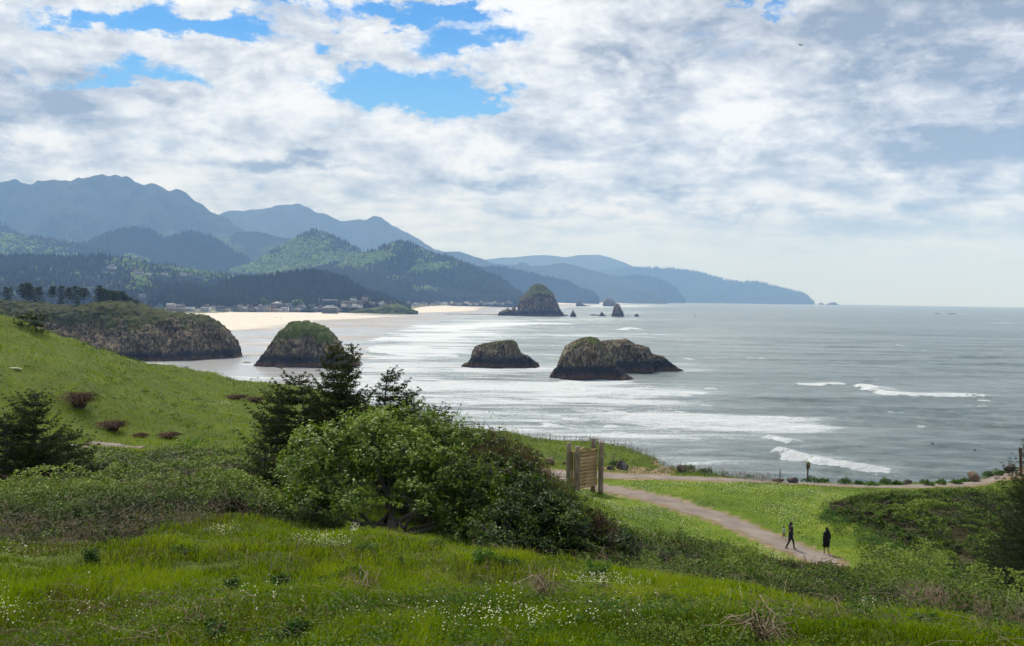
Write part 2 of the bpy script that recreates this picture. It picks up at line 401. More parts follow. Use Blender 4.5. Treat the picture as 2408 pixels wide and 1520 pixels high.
# sea stack rock; attributes: veg (green cap), hrel (height above sea in m), guano
def rockmat(name, tide, dark, vegc=((.060, .052, .018), (.065, .080, .016), (.080, .120, .020), (.17, .17, .05))):
    m, T = newmat(name)
    g = T.n('ShaderNodeNewGeometry'); P = g.outputs['Position']
    h = attr(T, 'h'); veg = attr(T, 'veg'); gu = attr(T, 'guano')
    sc = tide / 3.0
    st = T.vm('MULTIPLY', P, (1.0 / sc, 1.0 / sc, .5 / sc))
    n1 = T.noise(st, .55, 8, .68); n2 = T.noise(P, .25 / sc, 8, .62); n3 = T.noise(P, 1.6 / sc, 6, .7)
    hh = T.m('ADD', h, T.m('MULTIPLY', T.m('SUBTRACT', n2, .5), tide * 2.4))
    base = T.ramp(n1, [(.34, (.014, .012, .010)), (.46, (.060, .048, .029)), (.55, (.155, .122, .072)), (.67, (.36, .30, .19))])
    blk = T.ramp(n3, [(.35, (.014, .014, .016)), (.65, (.040, .038, .040))])
    brn = T.ramp(n3, [(.35, (.045, .025, .014)), (.65, (.125, .075, .042))])
    c = T.mix(T.step(hh, tide * dark * 1.25, tide * dark * .75), base, blk)
    c = T.mix(T.step(hh, tide * 1.15, tide * .8), c, brn)
    c = T.mix(T.step(h, tide * .28, tide * .12), c, blk)
    gn = T.noise(T.vm('MULTIPLY', P, (1.3 / sc, 1.3 / sc, .16 / sc)), 1.0, 5, .7)
    gl = T.step(T.noise(P, .13 / sc, 5, .6), .40, .56)
    c = T.mix(T.m('MULTIPLY', T.m('MULTIPLY', T.step(gn, .52, .68), gu), gl), c, (.50, .47, .38))
    gr = T.ramp(T.m('ADD', T.m('MULTIPLY', n2, .6), T.m('MULTIPLY', n3, .45)), [(.38, vegc[0]), (.5, vegc[1]), (.60, vegc[2]), (.72, vegc[3])])
    vf = T.step(T.m('ADD', veg, T.m('ADD', T.m('MULTIPLY', T.m('SUBTRACT', n3, .5), 1.3), T.m('MULTIPLY', T.m('SUBTRACT', n2, .5), 1.6))), .42, .66)
    c = T.mix(vf, c, gr)
    b = T.n('ShaderNodeBump', {'Strength': 1.0, 'Distance': 1.1 * sc, 'Height': T.m('ADD', n1, T.m('MULTIPLY', n3, .6))})
    finish(T, c, T.step(h, tide, tide * .2, .85, .4), b.outputs[0], .12)
    return m
M['rock'] = rockmat('sea_stack_rock', 2.6, 2.6)
M['rock_big'] = rockmat('tall_stack_rock', 5.0, 2.2)
M['rock_head'] = rockmat('headland_rock', 2.6, 2.2, ((.028, .024, .012), (.048, .050, .016), (.070, .092, .020), (.12, .14, .035)))

# boulders
M['boulder'] = simple('boulder_stone', (.13, .095, .068), .9, .5, 5, .9, .2, 9, .05)
M['boulder_dark'] = simple('dark_boulder_stone', (.055, .045, .040), .85, .5, 6, .9, .25, 9, .05)
M['plaque'] = simple('plaque_metal', (.16, .17, .18), .5, .1, 20, .1, .5, metallic=.5)

# wood of the big sign
def wood(name, c1, c2, c3, ax='z', sc=6.0):
    m, T = newmat(name)
    tcn = T.n('ShaderNodeTexCoord'); P = tcn.outputs['Object']
    s = {'z': (sc * 3, sc * 3, sc * .18), 'x': (sc * .18, sc * 3, sc * 3)}[ax]
    n1 = T.noise(T.vm('MULTIPLY', P, s), 1.0, 8, .68, .4); n2 = T.noise(P, 1.1, 4, .6)
    f = T.m('ADD', T.m('MULTIPLY', n1, .65), T.m('MULTIPLY', n2, .4))
    c = T.ramp(f, [(.38, c1), (.52, c2), (.68, c3)])
    c = T.mix(T.m('SUBTRACT', 1.0, attr(T, 'v')), c, (.03, .025, .02))
    finish(T, c, .85, T.n('ShaderNodeBump', {'Strength': .6, 'Distance': .01, 'Height': n1}).outputs[0], .2)
    return m
M['log'] = wood('weathered_log', (.06, .045, .032), (.18, .14, .10), (.31, .26, .20))
M['plank'] = wood('yellowed_plank', (.16, .11, .045), (.38, .27, .12), (.52, .40, .21), 'x')
M['redpost'] = simple('brown_painted_wood', (.075, .028, .014), .7, .3, 10, .3)
M['steel'] = simple('weathered_steel_rod', (.12, .105, .09), .6, .2, 10, .1)
M['wire'] = simple('fence_wire', (.16, .155, .15), .5, .1, 10, .0)
M['signface'] = simple('sign_face_brown', (.035, .020, .014), .5, .1, 10, .0)
M['signyellow'] = simple('sign_marks_yellow', (.55, .42, .10), .5, .05, 10, .0)
M['signwhite'] = simple('sign_marks_white', (.6, .6, .55), .5, .05, 10, .0)
M['signred'] = simple('sign_marks_rust', (.25, .10, .04), .5, .05, 10, .0)

# hills
def hillmat(name, dark, green, thr, sc, exposed=None):
    m, T = newmat(name)
    g = T.n('ShaderNodeNewGeometry'); P = g.outputs['Position']
    n1 = T.noise(P, .0018 * sc, 7, .62, .6); n2 = T.noise(P, .03 * sc, 6, .7)
    gm = attr(T, 'green')
    f = T.m('ADD', T.m('ADD', n1, T.m('MULTIPLY', T.m('SUBTRACT', n2, .5), .25)), T.m('MULTIPLY', gm, .55))
    c1 = T.ramp(n2, [(.3, tuple(.6 * q for q in dark)), (.7, tuple(1.4 * q for q in dark))])
    c2 = T.ramp(n2, [(.3, tuple(.65 * q for q in green)), (.7, tuple(1.3 * q for q in green))])
    c = T.mix(T.step(f, thr, thr + .07), c1, c2)
    b = T.n('ShaderNodeBump', {'Strength': .8, 'Distance': 12 / sc, 'Height': n2})
    finish(T, c, .95, b.outputs[0], .05)
    return m
M['hill_near'] = hillmat('wooded_slope', (.014, .022, .015), (.10, .155, .035), .60, 2.5)
M['hill_mid'] = hillmat('forest_slope', (.012, .020, .014), (.15, .23, .05), .55, 1.5)
M['hill_far'] = hillmat('mountain_slope', (.022, .034, .026), (.060, .090, .035), .66, .8)

# beach
m, T = newmat('beach_sand'); M['sand'] = m
g = T.n('ShaderNodeNewGeometry'); P = g.outputs['Position']
wet = attr(T, 'wet'); dune = attr(T, 'dune')
st = T.n('ShaderNodeMapping', {'Vector': P, 'Rotation': (0, 0, radians(-6)), 'Scale': (.22, 1.0, 1.0)}).outputs[0]
n1 = T.noise(st, .014, 7, .58, .5); n2 = T.noise(P, .05, 6, .65); n3 = T.noise(st, .06, 5, .6, .3)
drysand = T.ramp(n2, [(.3, (.50, .455, .39)), (.7, (.66, .61, .53))])
wetsand = T.ramp(n3, [(.3, (.235, .21, .19)), (.7, (.36, .325, .30))])
dw = T.step(T.m('ADD', wet, T.m('MULTIPLY', T.m('SUBTRACT', n3, .5), .5)), .12, .38)
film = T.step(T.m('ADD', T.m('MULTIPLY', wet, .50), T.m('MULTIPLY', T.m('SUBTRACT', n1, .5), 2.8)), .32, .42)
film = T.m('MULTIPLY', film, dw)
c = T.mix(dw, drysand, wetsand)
c = T.mix(T.m('MULTIPLY', film, .75), c, (.40, .42, .43))  # pale colour stands in for sky reflected by the water film
lace = T.m('MULTIPLY', T.m('MULTIPLY', T.step(n3, .52, .66), film), T.step(wet, .35, .8))
c = T.mix(T.m('MULTIPLY', lace, .9), c, (.72, .74, .74))
veg = T.ramp(n2, [(.3, (.035, .045, .018)), (.5, (.10, .105, .04)), (.7, (.17, .16, .075))])
dn = T.step(T.m('ADD', dune, T.m('MULTIPLY', T.m('SUBTRACT', T.noise(P, .035, 6, .7), .5), 1.6)), .40, .55)
c = T.mix(dn, c, veg)
land = T.ramp(n2, [(.3, (.018, .026, .014)), (.7, (.045, .065, .025))])
c = T.mix(attr(T, 'land'), c, land)
rg = T.mix(film, T.mix(dw, (.95,) * 3, (.6,) * 3), (.22,) * 3)
sp = T.m('ADD', T.m('MULTIPLY', film, .9), .15)
bmp = T.n('ShaderNodeBump', {'Strength': .25, 'Distance': .15, 'Height': T.m('MULTIPLY', n2, T.m('SUBTRACT', 1.0, film))})
finish(T, c, T.n('ShaderNodeSeparateColor', {0: rg}).outputs[0], bmp.outputs[0], sp)

# sea
m, T = newmat('sea_water'); M['sea'] = m
g = T.n('ShaderNodeNewGeometry'); P = g.outputs['Position']
fo = attr(T, 'foam'); brk = attr(T, 'breaker')
st = T.n('ShaderNodeMapping', {'Vector': P, 'Rotation': (0, 0, radians(8)), 'Scale': (.27, 1.0, 1.0)}).outputs[0]
a1 = T.noise(st, .022, 8, .62, .6); a2 = T.noise(st, .12, 7, .68, .8); a3 = T.noise(P, .7, 6, .7)
s = T.m('ADD', T.m('MULTIPLY', a1, .45), T.m('ADD', T.m('MULTIPLY', a2, .38), T.m('MULTIPLY', a3, .17)))
lim = T.m('SUBTRACT', .70, T.m('MULTIPLY', fo, .375))
fm = T.m('ADD', T.m('MULTIPLY', T.step(s, lim, T.m('ADD', lim, .07)), .85), T.m('MULTIPLY', T.step(s, T.m('SUBTRACT', lim, .08), lim), .15))
bn = T.step(T.m('ADD', brk, T.m('MULTIPLY', T.m('SUBTRACT', T.m('ADD', T.m('MULTIPLY', a2, .65), T.m('MULTIPLY', a3, .35)), .5), 2.4)), .40, .56)
fm = T.m('MAXIMUM', fm, bn)
w1 = T.noise(T.n('ShaderNodeMapping', {'Vector': P, 'Scale': (.5, 1, 1)}).outputs[0], .17, 9, .78, .5)
w2 = T.noise(T.n('ShaderNodeMapping', {'Vector': P, 'Scale': (.45, 1, 1)}).outputs[0], .025, 7, .65, .5)
hgt = T.m('ADD', T.m('MULTIPLY', w1, .9), T.m('MULTIPLY', w2, 2.2))
wc = T.ramp(T.m('ADD', T.m('MULTIPLY', w1, .8), T.m('MULTIPLY', w2, .2)), [(.38, (.014, .036, .036)), (.46, (.045, .080, .080)), (.54, (.10, .150, .152)), (.64, (.21, .27, .275))])  # light crests and dark troughs of the swell painted into the water colour
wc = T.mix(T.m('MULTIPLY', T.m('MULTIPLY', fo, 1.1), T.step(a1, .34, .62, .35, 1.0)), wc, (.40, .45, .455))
c = T.mix(fm, wc, T.ramp(a3, [(.3, (.50, .55, .58)), (.55, (.66, .70, .72))]))
bmp = T.n('ShaderNodeBump', {'Strength': 1.0, 'Distance': 2.6, 'Height': hgt})
finish(T, c, T.step(fm, 0, 1, .22, .8), bmp.outputs[0], .5, IOR=1.33)
# ------------------------------------------------------------------ near ground: heights from surveyed points
def tps_fit(P, lam=0.0):
    xy = P[:, :2]; n = len(P)
    d2 = ((xy[:, None] - xy[None]) ** 2).sum(-1); K = np.where(d2 > 0, d2 * np.log(d2 + 1e-12) * .5, 0) + lam * np.eye(n)
    Q = np.concatenate([np.ones((n, 1)), xy], 1)
    A = np.block([[K, Q], [Q.T, np.zeros((3, 3))]])
    return xy, np.linalg.solve(A, np.concatenate([P[:, 2], np.zeros(3)]))
def tps_eval(fit, x, y):
    xy, c = fit; out = np.empty(x.size); X = x.ravel(); Y = y.ravel()
    for i in range(0, X.size, 20000):
        a, b = X[i:i + 20000], Y[i:i + 20000]
        d2 = (a[:, None] - xy[None, :, 0]) ** 2 + (b[:, None] - xy[None, :, 1]) ** 2
        out[i:i + 20000] = (d2 * np.log(d2 + 1e-12) * .5) @ c[:-3] + c[-3] + c[-2] * a + c[-1] * b
    return out.reshape(x.shape)
ctrl = [  # px, py, distance
 (0,1520,9),(600,1520,8.5),(1204,1520,8.5),(1800,1520,9),(2350,1525,12),(-500,1500,9),(2900,1540,11),
 (100,1400,12.5),(600,1400,12.5),(1204,1420,12.5),(1700,1440,13),(2100,1480,13.5),(-400,1380,13),
 (150,1300,18),(600,1290,20),(950,1290,24),(1300,1345,22),(1600,1385,20),(2000,1440,18),(2300,1490,16),(-300,1290,19),(2600,1530,14),
 (300,1240,28),(600,1205,34),(600,1150,42),(300,1140,44),(100,1150,45),(300,1085,55),(600,1095,54),(-300,1100,50),
 (220,1050,62),(640,1062,62),(400,1050,64),(220,1000,68),(300,900,78),(0,800,80),(0,900,68),(400,950,80),(550,980,82),(600,1050,68),(650,950,90),(850,1010,85),
 (950,1250,32),(1000,1190,42),(1150,1210,40),(1300,1250,40),(1250,1190,52),(1250,1110,72),(1150,1080,84),(1000,1080,75),(850,1100,62),
 (1370,1165,76),(1500,1160,77),(1600,1200,71),(1480,1200,70.5),(1600,1245,66),(1900,1300,61.3),(1700,1180,74),(1900,1200,72),(1750,1250,66),
 (2000,1180,74),(2000,1250,66),(2200,1340,57.5),(2400,1390,54),(2300,1400,52),(2600,1400,52),(2050,1240,66),
 (1290,1107,87.5),(1500,1120,85.5),(1700,1128,84),(2000,1142,83),(2200,1140,83),(2330,1130,84),
 (2350,1160,76),(2408,1200,66),(2450,1290,60),(2700,1200,70),
 (-300,650,80),(0,742,85),(100,778,88),(200,811,92),(300,841,95),(400,861,97),(500,881,98),(600,903,98),(690,915,98),(850,953,99),(1000,993,102),
 (1180,1018,105),(1330,1038,107),(1400,1040,106),(1480,1053,102),(1545,1080,97),(1570,1098,93),(1700,1118,89),(1830,1131,87),(2000,1137,87),(2200,1137,87),(2300,1127,87),(2408,1097,85),(2700,1060,84),(3100,1000,82),(-700,560,78),
]
Cc = np.array([Pt(*c) for c in ctrl])
# gully behind the meadow lip and the ground under and behind the camera
def rel(px, below, Y):
    p = Pt(px, 700, Y); return [p[0], p[1], CAMH - below]
extra = [rel(1500,11.6,32), rel(1500,13.4,42), rel(2000,12.6,30), rel(2000,14.0,42), rel(2350,12.6,28), rel(2350,14.4,38), rel(1750,12.0,31), rel(2600,13,30),
         [0,0,CAMH-1.75],[0,-8,CAMH-1.2],[12,-5,CAMH-1.5],[-12,-5,CAMH-1.2],[0,4,CAMH-2.25],[-25,0,CAMH-1.8],[25,0,CAMH-2.6],[-40,20,CAMH-4],[45,20,CAMH-8],[-70,40,CAMH-4],[60,60,CAMH-9]]
Cc = np.concatenate([Cc, np.array(extra)])
fit = tps_fit(Cc, lam=0.5)
edge_ctrl = [c for c in ctrl[-24:]]
edge = sorted([(math.atan2(Pt(*c)[0], Pt(*c)[1]), math.hypot(*Pt(*c)[:2])) for c in edge_ctrl])
E_az = np.array([e[0] for e in edge]); E_r = np.array([e[1] for e in edge])
GX0, GY0, GS, GNX, GNY = -130.0, -14.0, 0.5, 521, 361
gx = GX0 + GS * np.arange(GNX); gy = GY0 + GS * np.arange(GNY)
XX, YY = np.meshgrid(gx, gy)
rr = np.hypot(XX, YY); aa = np.arctan2(XX, YY)
Re = np.interp(aa, E_az, E_r) + 0.8 * fbm(XX * .12, YY * .12, seed=5)
k = np.minimum(1.0, Re / np.maximum(rr, 1e-3)); 
Zin = tps_eval(fit, XX * k, YY * k)
lump = .22 * fbm(XX * .45, YY * .45, o=4, seed=2) + .24 * fbm(XX * .13, YY * .13, o=3, seed=3)
lawn_flat = sstep(rr, 52, 60) * (XX > 2)
Zin = Zin + lump * np.clip((rr - 3) / 10, 0.2, 1) * (1 - .75 * lawn_flat)
dd = np.maximum(rr - Re, 0)
Zg = Zin - 1.15 * np.maximum(dd - .5, 0) - .25 * dd + .5 * fbm(XX * .3, YY * .3, seed=9) * sstep(dd, 1, 5)
Zg = np.maximum(Zg, -4.0)
def G(x, y):
    x = np.asarray(x, float); y = np.asarray(y, float)
    u = np.clip((x - GX0) / GS, 0, GNX - 1.001); v = np.clip((y - GY0) / GS, 0, GNY - 1.001)
    i = u.astype(int); j = v.astype(int); a = u - i; b = v - j
    return (Zg[j, i] * (1 - a) + Zg[j, i + 1] * a) * (1 - b) + (Zg[j + 1, i] * (1 - a) + Zg[j + 1, i + 1] * a) * b
def hit(px, py, Y0=4.0, Y1=112.0):
    px, py = np.broadcast_arrays(np.asarray(px, float), np.asarray(py, float)); shp = px.shape
    px = px.ravel(); py = py.ravel()
    d = Pt(px, py, 1.0) - CPOS
    Y = np.full(px.shape, Y0); done = np.zeros(px.shape, bool); step = .3
    while Y.min() < Y1 and not done.all():
        zr = CAMH + d[:, 2] * Y; zg = G(d[:, 0] * Y, Y); new = (zr <= zg) & ~done
        done |= new; Y = np.where(done, Y, Y + step)
        if not (~done & (Y < Y1)).any(): break
    Y = Y - .15
    P = CPOS + d * Y[:, None]; P[:, 2] = G(P[:, 0], P[:, 1])
    return P.reshape(*shp, 3), done.reshape(shp)
def inpoly(x, y, poly):
    x = np.asarray(x); y = np.asarray(y); r = np.zeros(x.shape, bool); n = len(poly)
    for i in range(n):
        x1, y1 = poly[i]; x2, y2 = poly[(i + 1) % n]
        if y1 == y2: continue
        c = ((y1 > y) != (y2 > y)) & (x < (x2 - x1) * (y - y1) / (y2 - y1) + x1); r ^= c
    return r
def plan(poly): return [tuple(q[:2]) for q in hit([p[0] for p in poly], [p[1] for p in poly])[0]]

# ---------------- paths (centre lines on the ground, in plan)
def smooth_line(pts, n):
    pts = np.asarray(pts, float); t = np.concatenate([[0], np.cumsum(np.linalg.norm(np.diff(pts, axis=0), axis=1))])
    tt = np.linspace(0, t[-1], n); q = np.stack([np.interp(tt, t, pts[:, i]) for i in range(2)], 1)
    for _ in range(3):
        q[1:-1] = .25 * q[:-2] + .5 * q[1:-1] + .25 * q[2:]
    return q
def line_on_ground(pp, n=120): return smooth_line(hit([p[0] for p in pp], [p[1] for p in pp])[0][:, :2], n)
upper_path = line_on_ground([(1240,1098),(1300,1111),(1400,1116),(1500,1121),(1600,1124),(1700,1128),(1800,1133),(1900,1138),(2000,1142),(2100,1144),(2200,1142),(2260,1139),(2310,1133),(2350,1120),(2400,1112)], 160)
lower_path = line_on_ground([(1300,1114),(1370,1138),(1440,1152),(1500,1163),(1560,1176),(1620,1196),(1680,1214),(1740,1236),(1800,1262),(1860,1288),(1910,1308),(1945,1325)], 160)
hill_path = line_on_ground([(120,1050),(180,1049),(220,1049),(262,1049),(330,1056)], 60)
bluff_trail = line_on_ground([(1545,1078),(1556,1088),(1562,1100),(1568,1112)], 30)
def ribbon(name, line, width, label_kind='structure', mat=None, lift=.035, nw=9, wob=.30):
    t = np.gradient(line, axis=0); t /= np.linalg.norm(t, axis=1)[:, None]; nr = np.stack([-t[:, 1], t[:, 0]], 1)
    s = np.linspace(-1, 1, nw); n = len(line)
    wl = width / 2 * (1 + wob * vnoise(np.arange(n) * .35, 0, seed=4)); wr = width / 2 * (1 + wob * vnoise(np.arange(n) * .35, 7, seed=8))
    wd = np.where(s[None, :] < 0, wl[:, None], wr[:, None]) * s[None, :]
    X = line[:, None, 0] + nr[:, None, 0] * wd; Y = line[:, None, 1] + nr[:, None, 1] * wd
    Z = G(X, Y) + lift - .03 * (np.abs(s)[None] > .99)
    e = np.broadcast_to(np.where(np.abs(s) > .9, 1.0, np.where(np.abs(s) > .7, .25, 0)), X.shape)
    o = mk(name, np.stack([X, Y, Z], -1).reshape(-1, 3), gridF(n, nw), mat or M['path'], attrs={'edge': e.ravel()}, smooth=True)
    return setp(o, kind=label_kind)
def dist_to_line(x, y, line):
    d = np.full(np.shape(x), 1e9)
    for i in range(0, len(line), 2):
        d = np.minimum(d, (x - line[i, 0]) ** 2 + (y - line[i, 1]) ** 2)
    return np.sqrt(d)
PATHS = [(upper_path, 2.9), (lower_path, 2.2), (hill_path, 1.4)]
for nm, (ln, wd) in zip(('path', 'path', 'path'), PATHS): ribbon(nm, ln, wd)
def path_clear(x, y, extra=0.0):
    ok = np.ones(np.shape(x), bool)
    for ln, wd in PATHS: ok &= dist_to_line(x, y, ln) > wd / 2 + extra
    ok &= dist_to_line(x, y, bluff_trail) > .5
    return ok

LAWN = plan([(1300,1122),(1560,1128),(1800,1137),(2100,1150),(2250,1150),(2000,1172),(1950,1205),(2060,1250),(2200,1318),(2405,1356),(2430,1400),(2300,1425),(2150,1395),(2000,1345),(1850,1330),(1700,1275),(1480,1250),(1385,1205),(1375,1180)])
# extend the lawn a little under the brush
# ---------------- the ground sheet: one polar grid, finest near the viewpoint
az_ = np.radians(np.linspace(-68, 68, 460)); r_ = np.geomspace(1.2, 165, 400)
A, R = np.meshgrid(az_, r_); gxm = R * np.sin(A); gym = R * np.cos(A); gzm = G(gxm, gym)
gzm = gzm + np.where(R < 40, .025 * fbm(gxm * 3, gym * 3, o=3, seed=12), 0)
back = np.stack([np.array([x, y, float(G(x, y))]) for x in (-60, -30, 0, 30, 60) for y in (-14,)])
inl = inpoly(gxm, gym, LAWN)
lw = sstep(np.where(inl, 1.0, 0.0), 0, 1)
gr = (dist_to_line(gxm, gym, bluff_trail) < .75) | inpoly(gxm, gym, plan([(1412,1098),(1500,1100),(1590,1110),(1570,1118),(1480,1112),(1410,1106)]))
for ln, wd in PATHS[:2]: gr = gr | (dist_to_line(gxm, gym, ln) < wd / 2 + .25)
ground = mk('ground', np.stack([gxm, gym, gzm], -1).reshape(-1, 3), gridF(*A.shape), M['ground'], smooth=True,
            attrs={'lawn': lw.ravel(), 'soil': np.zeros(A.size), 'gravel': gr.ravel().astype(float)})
setp(ground, kind='structure')

# ------------------------------------------------------------------ beach
def densify(pts, n=200):
    pts = np.asarray(pts, float); t = np.arange(len(pts)); tt = np.linspace(0, len(pts) - 1, n)
    return np.stack([np.interp(tt, t, pts[:, i]) for i in range(pts.shape[1])], 1)
water_px = densify([(600,1010),(690,930),(745,905),(790,885),(850,862),(862,835),(870,810),(890,792),(930,778),(980,764),(1040,753),(1110,746),(1180,741.5),(1215,740),(1290,733),(1335,724),(1400,717.5),(1480,714.5),(1560,712.8),(1620,712.0)])
WL = onsea(water_px[:, 0], water_px[:, 1])[:, :2]
dune_px = densify([(60,760),(300,745),(470,741),(560,737.5),(640,736),(720,734.5),(790,733.5),(860,731.5),(930,730),(985,727.5),(1010,722.5),(1100,718.5),(1200,716),(1300,713.8),(1400,713),(1500,712.2),(1620,711.6)])
DL = onsea(dune_px[:, 0], dune_px[:, 1], 2.0)[:, :2]
def signed(x, y, line):
    """distance to a polyline, positive on its left (inland) side"""
    best = np.full(x.shape, 1e18); sg = np.zeros(x.shape)
    for i in range(len(line) - 1):
        a = line[i]; b = line[i + 1]; ab = b - a; L2 = (ab ** 2).sum() + 1e-9
        t = np.clip(((x - a[0]) * ab[0] + (y - a[1]) * ab[1]) / L2, 0, 1)
        ex = x - a[0] - t * ab[0]; ey = y - a[1] - t * ab[1]; d = ex * ex + ey * ey
        cr = ab[0] * (y - a[1]) - ab[1] * (x - a[0]); u = d < best
        best = np.where(u, d, best); sg = np.where(u, np.sign(cr), sg)
    return np.sqrt(best) * sg
az_ = np.radians(np.linspace(-46, 11.5, 330)); r_ = np.geomspace(150, 13000, 420)
A, R = np.meshgrid(az_, r_); X = R * np.sin(A); Y = R * np.cos(A)
dW = signed(X, Y, WL); dD = signed(X, Y, DL)
dunes = 4.6 * sstep(dD, -25, 70) * (1 + .28 * fbm(X * .012, Y * .012, seed=21))
# the open beach rises gently; low bars
Z = seaz(X, Y) + np.clip(dW * .006, -2.5, 1.6) + dunes + .10 * fbm(X * .02, Y * .006, seed=22) * sstep(dW, 5, 60) + .9 * sstep(dD, -160, 0)
wet = 1 - sstep(dD, -400, -220); wet = np.where(R > 1900, 1 - sstep(dD, -260, -110), wet)
keep = (dW > -140)
dn = sstep(dD, -12, 25) * (1 - sstep(dD, 120, 200)); dn = dn * .62
ln_ = sstep(dD, 95, 160)
F = gridF(*A.shape); kf = keep.ravel()[F].any(1); F = F[kf]
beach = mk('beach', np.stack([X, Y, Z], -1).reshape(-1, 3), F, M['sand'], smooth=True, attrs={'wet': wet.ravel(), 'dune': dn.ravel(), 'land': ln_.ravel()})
setp(beach, kind='structure')

# ------------------------------------------------------------------ sea
NA, NR = 760, 900
az_ = np.radians(np.linspace(-44, 44, NA)); r_ = np.geomspace(85, 26500, NR)
A, R = np.meshgrid(az_, r_); X = R * np.sin(A); Y = R * np.cos(A)
dr = R * math.log(26500 / 85) / NR; dxs = R * radians(88) / NA
dW = signed(X, Y, WL); 
def wave(wl, amp, ang, seed):
    c, s_ = cos(ang), sin(ang); u = X * s_ + Y * c; v = X * c - Y * s_
    ph = 2 * pi * u / wl + 2.2 * fbm(u / wl * .35, v / wl * .25, o=2, seed=seed)
    am = np.clip(.5 + .9 * vnoise(u / wl * .6, v / wl * .18, seed=seed + 3), 0, 1.4)
    y = np.sin(ph); y = y + .35 * np.sin(2 * ph + .6)
    return amp * y * am * np.clip((wl / 3.2 - dr) / (wl / 6), 0, 1)
H = wave(70, .55, .10, 31) + wave(38, .45, -.12, 33) + wave(19, .33, .25, 35) + wave(11, .24, -.3, 37) + wave(6.5, .15, .4, 39) + wave(4.2, .09, -.5, 41)
H = H + .10 * fbm(X * .18, Y * .4, o=3, seed=43) * np.clip((3 - dr) / 2, 0, 1)
shore = sstep(-dW, 0, 260); H = H * (.10 + .90 * shore)
foam = np.zeros(X.shape); BR = np.zeros(X.shape)
PXs, PYs = proj(np.stack([X, Y, seaz(X, Y)], -1))
# breakers: crest lines on the water (px,py) left->right, height, width
def breaker(pts, amp, wd, trail=10.0, tw=.8):
    global H, BR, foam
    L = densify(pts, 40); q = onsea(L[:, 0], L[:, 1])[:, :2]
    sub = (R > np.hypot(*q.T).min() - 60) & (R < np.hypot(*q.T).max() + 90)
    x = X[sub]; y = Y[sub]; best = np.full(x.shape, 1e18); sg = np.zeros(x.shape); tt = np.zeros(x.shape)
    for i in range(len(q) - 1):
        a = q[i]; b = q[i + 1]; ab = b - a; t = np.clip(((x - a[0]) * ab[0] + (y - a[1]) * ab[1]) / ((ab ** 2).sum() + 1e-9), 0, 1)
        ex = x - a[0] - t * ab[0]; ey = y - a[1] - t * ab[1]; d = ex * ex + ey * ey; cr = ab[0] * (y - a[1]) - ab[1] * (x - a[0])
        u = d < best; best = np.where(u, d, best); sg = np.where(u, np.sign(cr), sg); tt = np.where(u, (i + t) / (len(q) - 1), tt)
    d = np.sqrt(best) * sg + 1.2 * fbm(x * .15, y * .15, o=3, seed=55)   # positive = seaward (behind crest)
    win = sstep(tt, 0, .10) * (1 - sstep(tt, .86, 1.0)) * (.92 + .15 * vnoise(tt * 9, 0, seed=int(pts[0][0])))
    front = np.where(d < 0, np.exp(-(d / (wd * .45)) ** 2), np.exp(-(d / (wd * 1.4)) ** 2))
    H[sub] = H[sub] * (1 - .6 * front * win) + amp * front * win
    BR[sub] = np.maximum(BR[sub], .95 * win * sstep(d, -wd * 1.5, -wd * .5) * (1 - sstep(d, wd * .15, wd * 1.2)) * tw)
    foam[sub] = np.maximum(foam[sub], .92 * win * sstep(d, -wd * 1.2, 0) * (1 - sstep(d, trail * .3, trail)))
breaker([(2000,907),(2040,912),(2075,925),(2110,931),(2170,933),(2280,933),(2370,937)], 1.5, 4.0, 22)
breaker([(1860,903),(1920,906),(1960,902),(2000,904)], .7, 3.0, 12)
breaker([(1352,912),(1370,917),(1420,925),(1500,928),(1600,929),(1640,932)], 1.4, 4.0, 24)
breaker([(1310,897),(1360,901),(1400,902),(1450,901),(1490,897)], .8, 3.0, 14)
breaker([(1800,1028),(1830,1036),(1870,1044)], 1.0, 2.0, 6)
breaker([(1820,1052),(1845,1066),(1880,1078),(1900,1086),(1960,1098),(2040,1108),(2150,1118)], 1.5, 3.0, 20)
breaker([(1270,996),(1290,1000),(1320,1008)], .7, 2.0, 3, .4)
breaker([(1440,985),(1560,992),(1650,1000),(1740,1000),(1850,1010),(1990,1018)], 1.2, 4.5, 40, .9)
breaker([(870,820),(900,828),(960,836),(1040,838),(1100,838)], .9, 7.0, 70, .9)
breaker([(950,796),(1010,800),(1080,790),(1200,782)], .9, 8.0, 80, .9)
breaker([(980,775),(1050,778),(1150,768),(1260,762),(1330,764)], 1.0, 10.0, 110, .9)
breaker([(1000,910),(1070,917),(1150,916),(1200,921)], .7, 3.5, 24, .8)
breaker([(1465,777),(1480,772),(1510,776)], 1.0, 5.0, 14, .7)
for k_ in range(46):   # scattered small whitecaps
    px_ = RNG.uniform(1250, 2408); py_ = RNG.uniform(760, 1020); ln_k = RNG.uniform(8, 28)
    breaker([(px_, py_), (px_ + ln_k, py_ + .8), (px_ + 2 * ln_k, py_ + 2)], RNG.uniform(.2, .6), 1.6, 4, .55)
def fblob(cx, cy_, rx, ry, a, sl=0.0):
    global foam
    u = (PXs - cx) / rx; v = (PYs - cy_ - sl * (PXs - cx)) / ry
    foam = foam + a * np.exp(-(u * u + v * v))
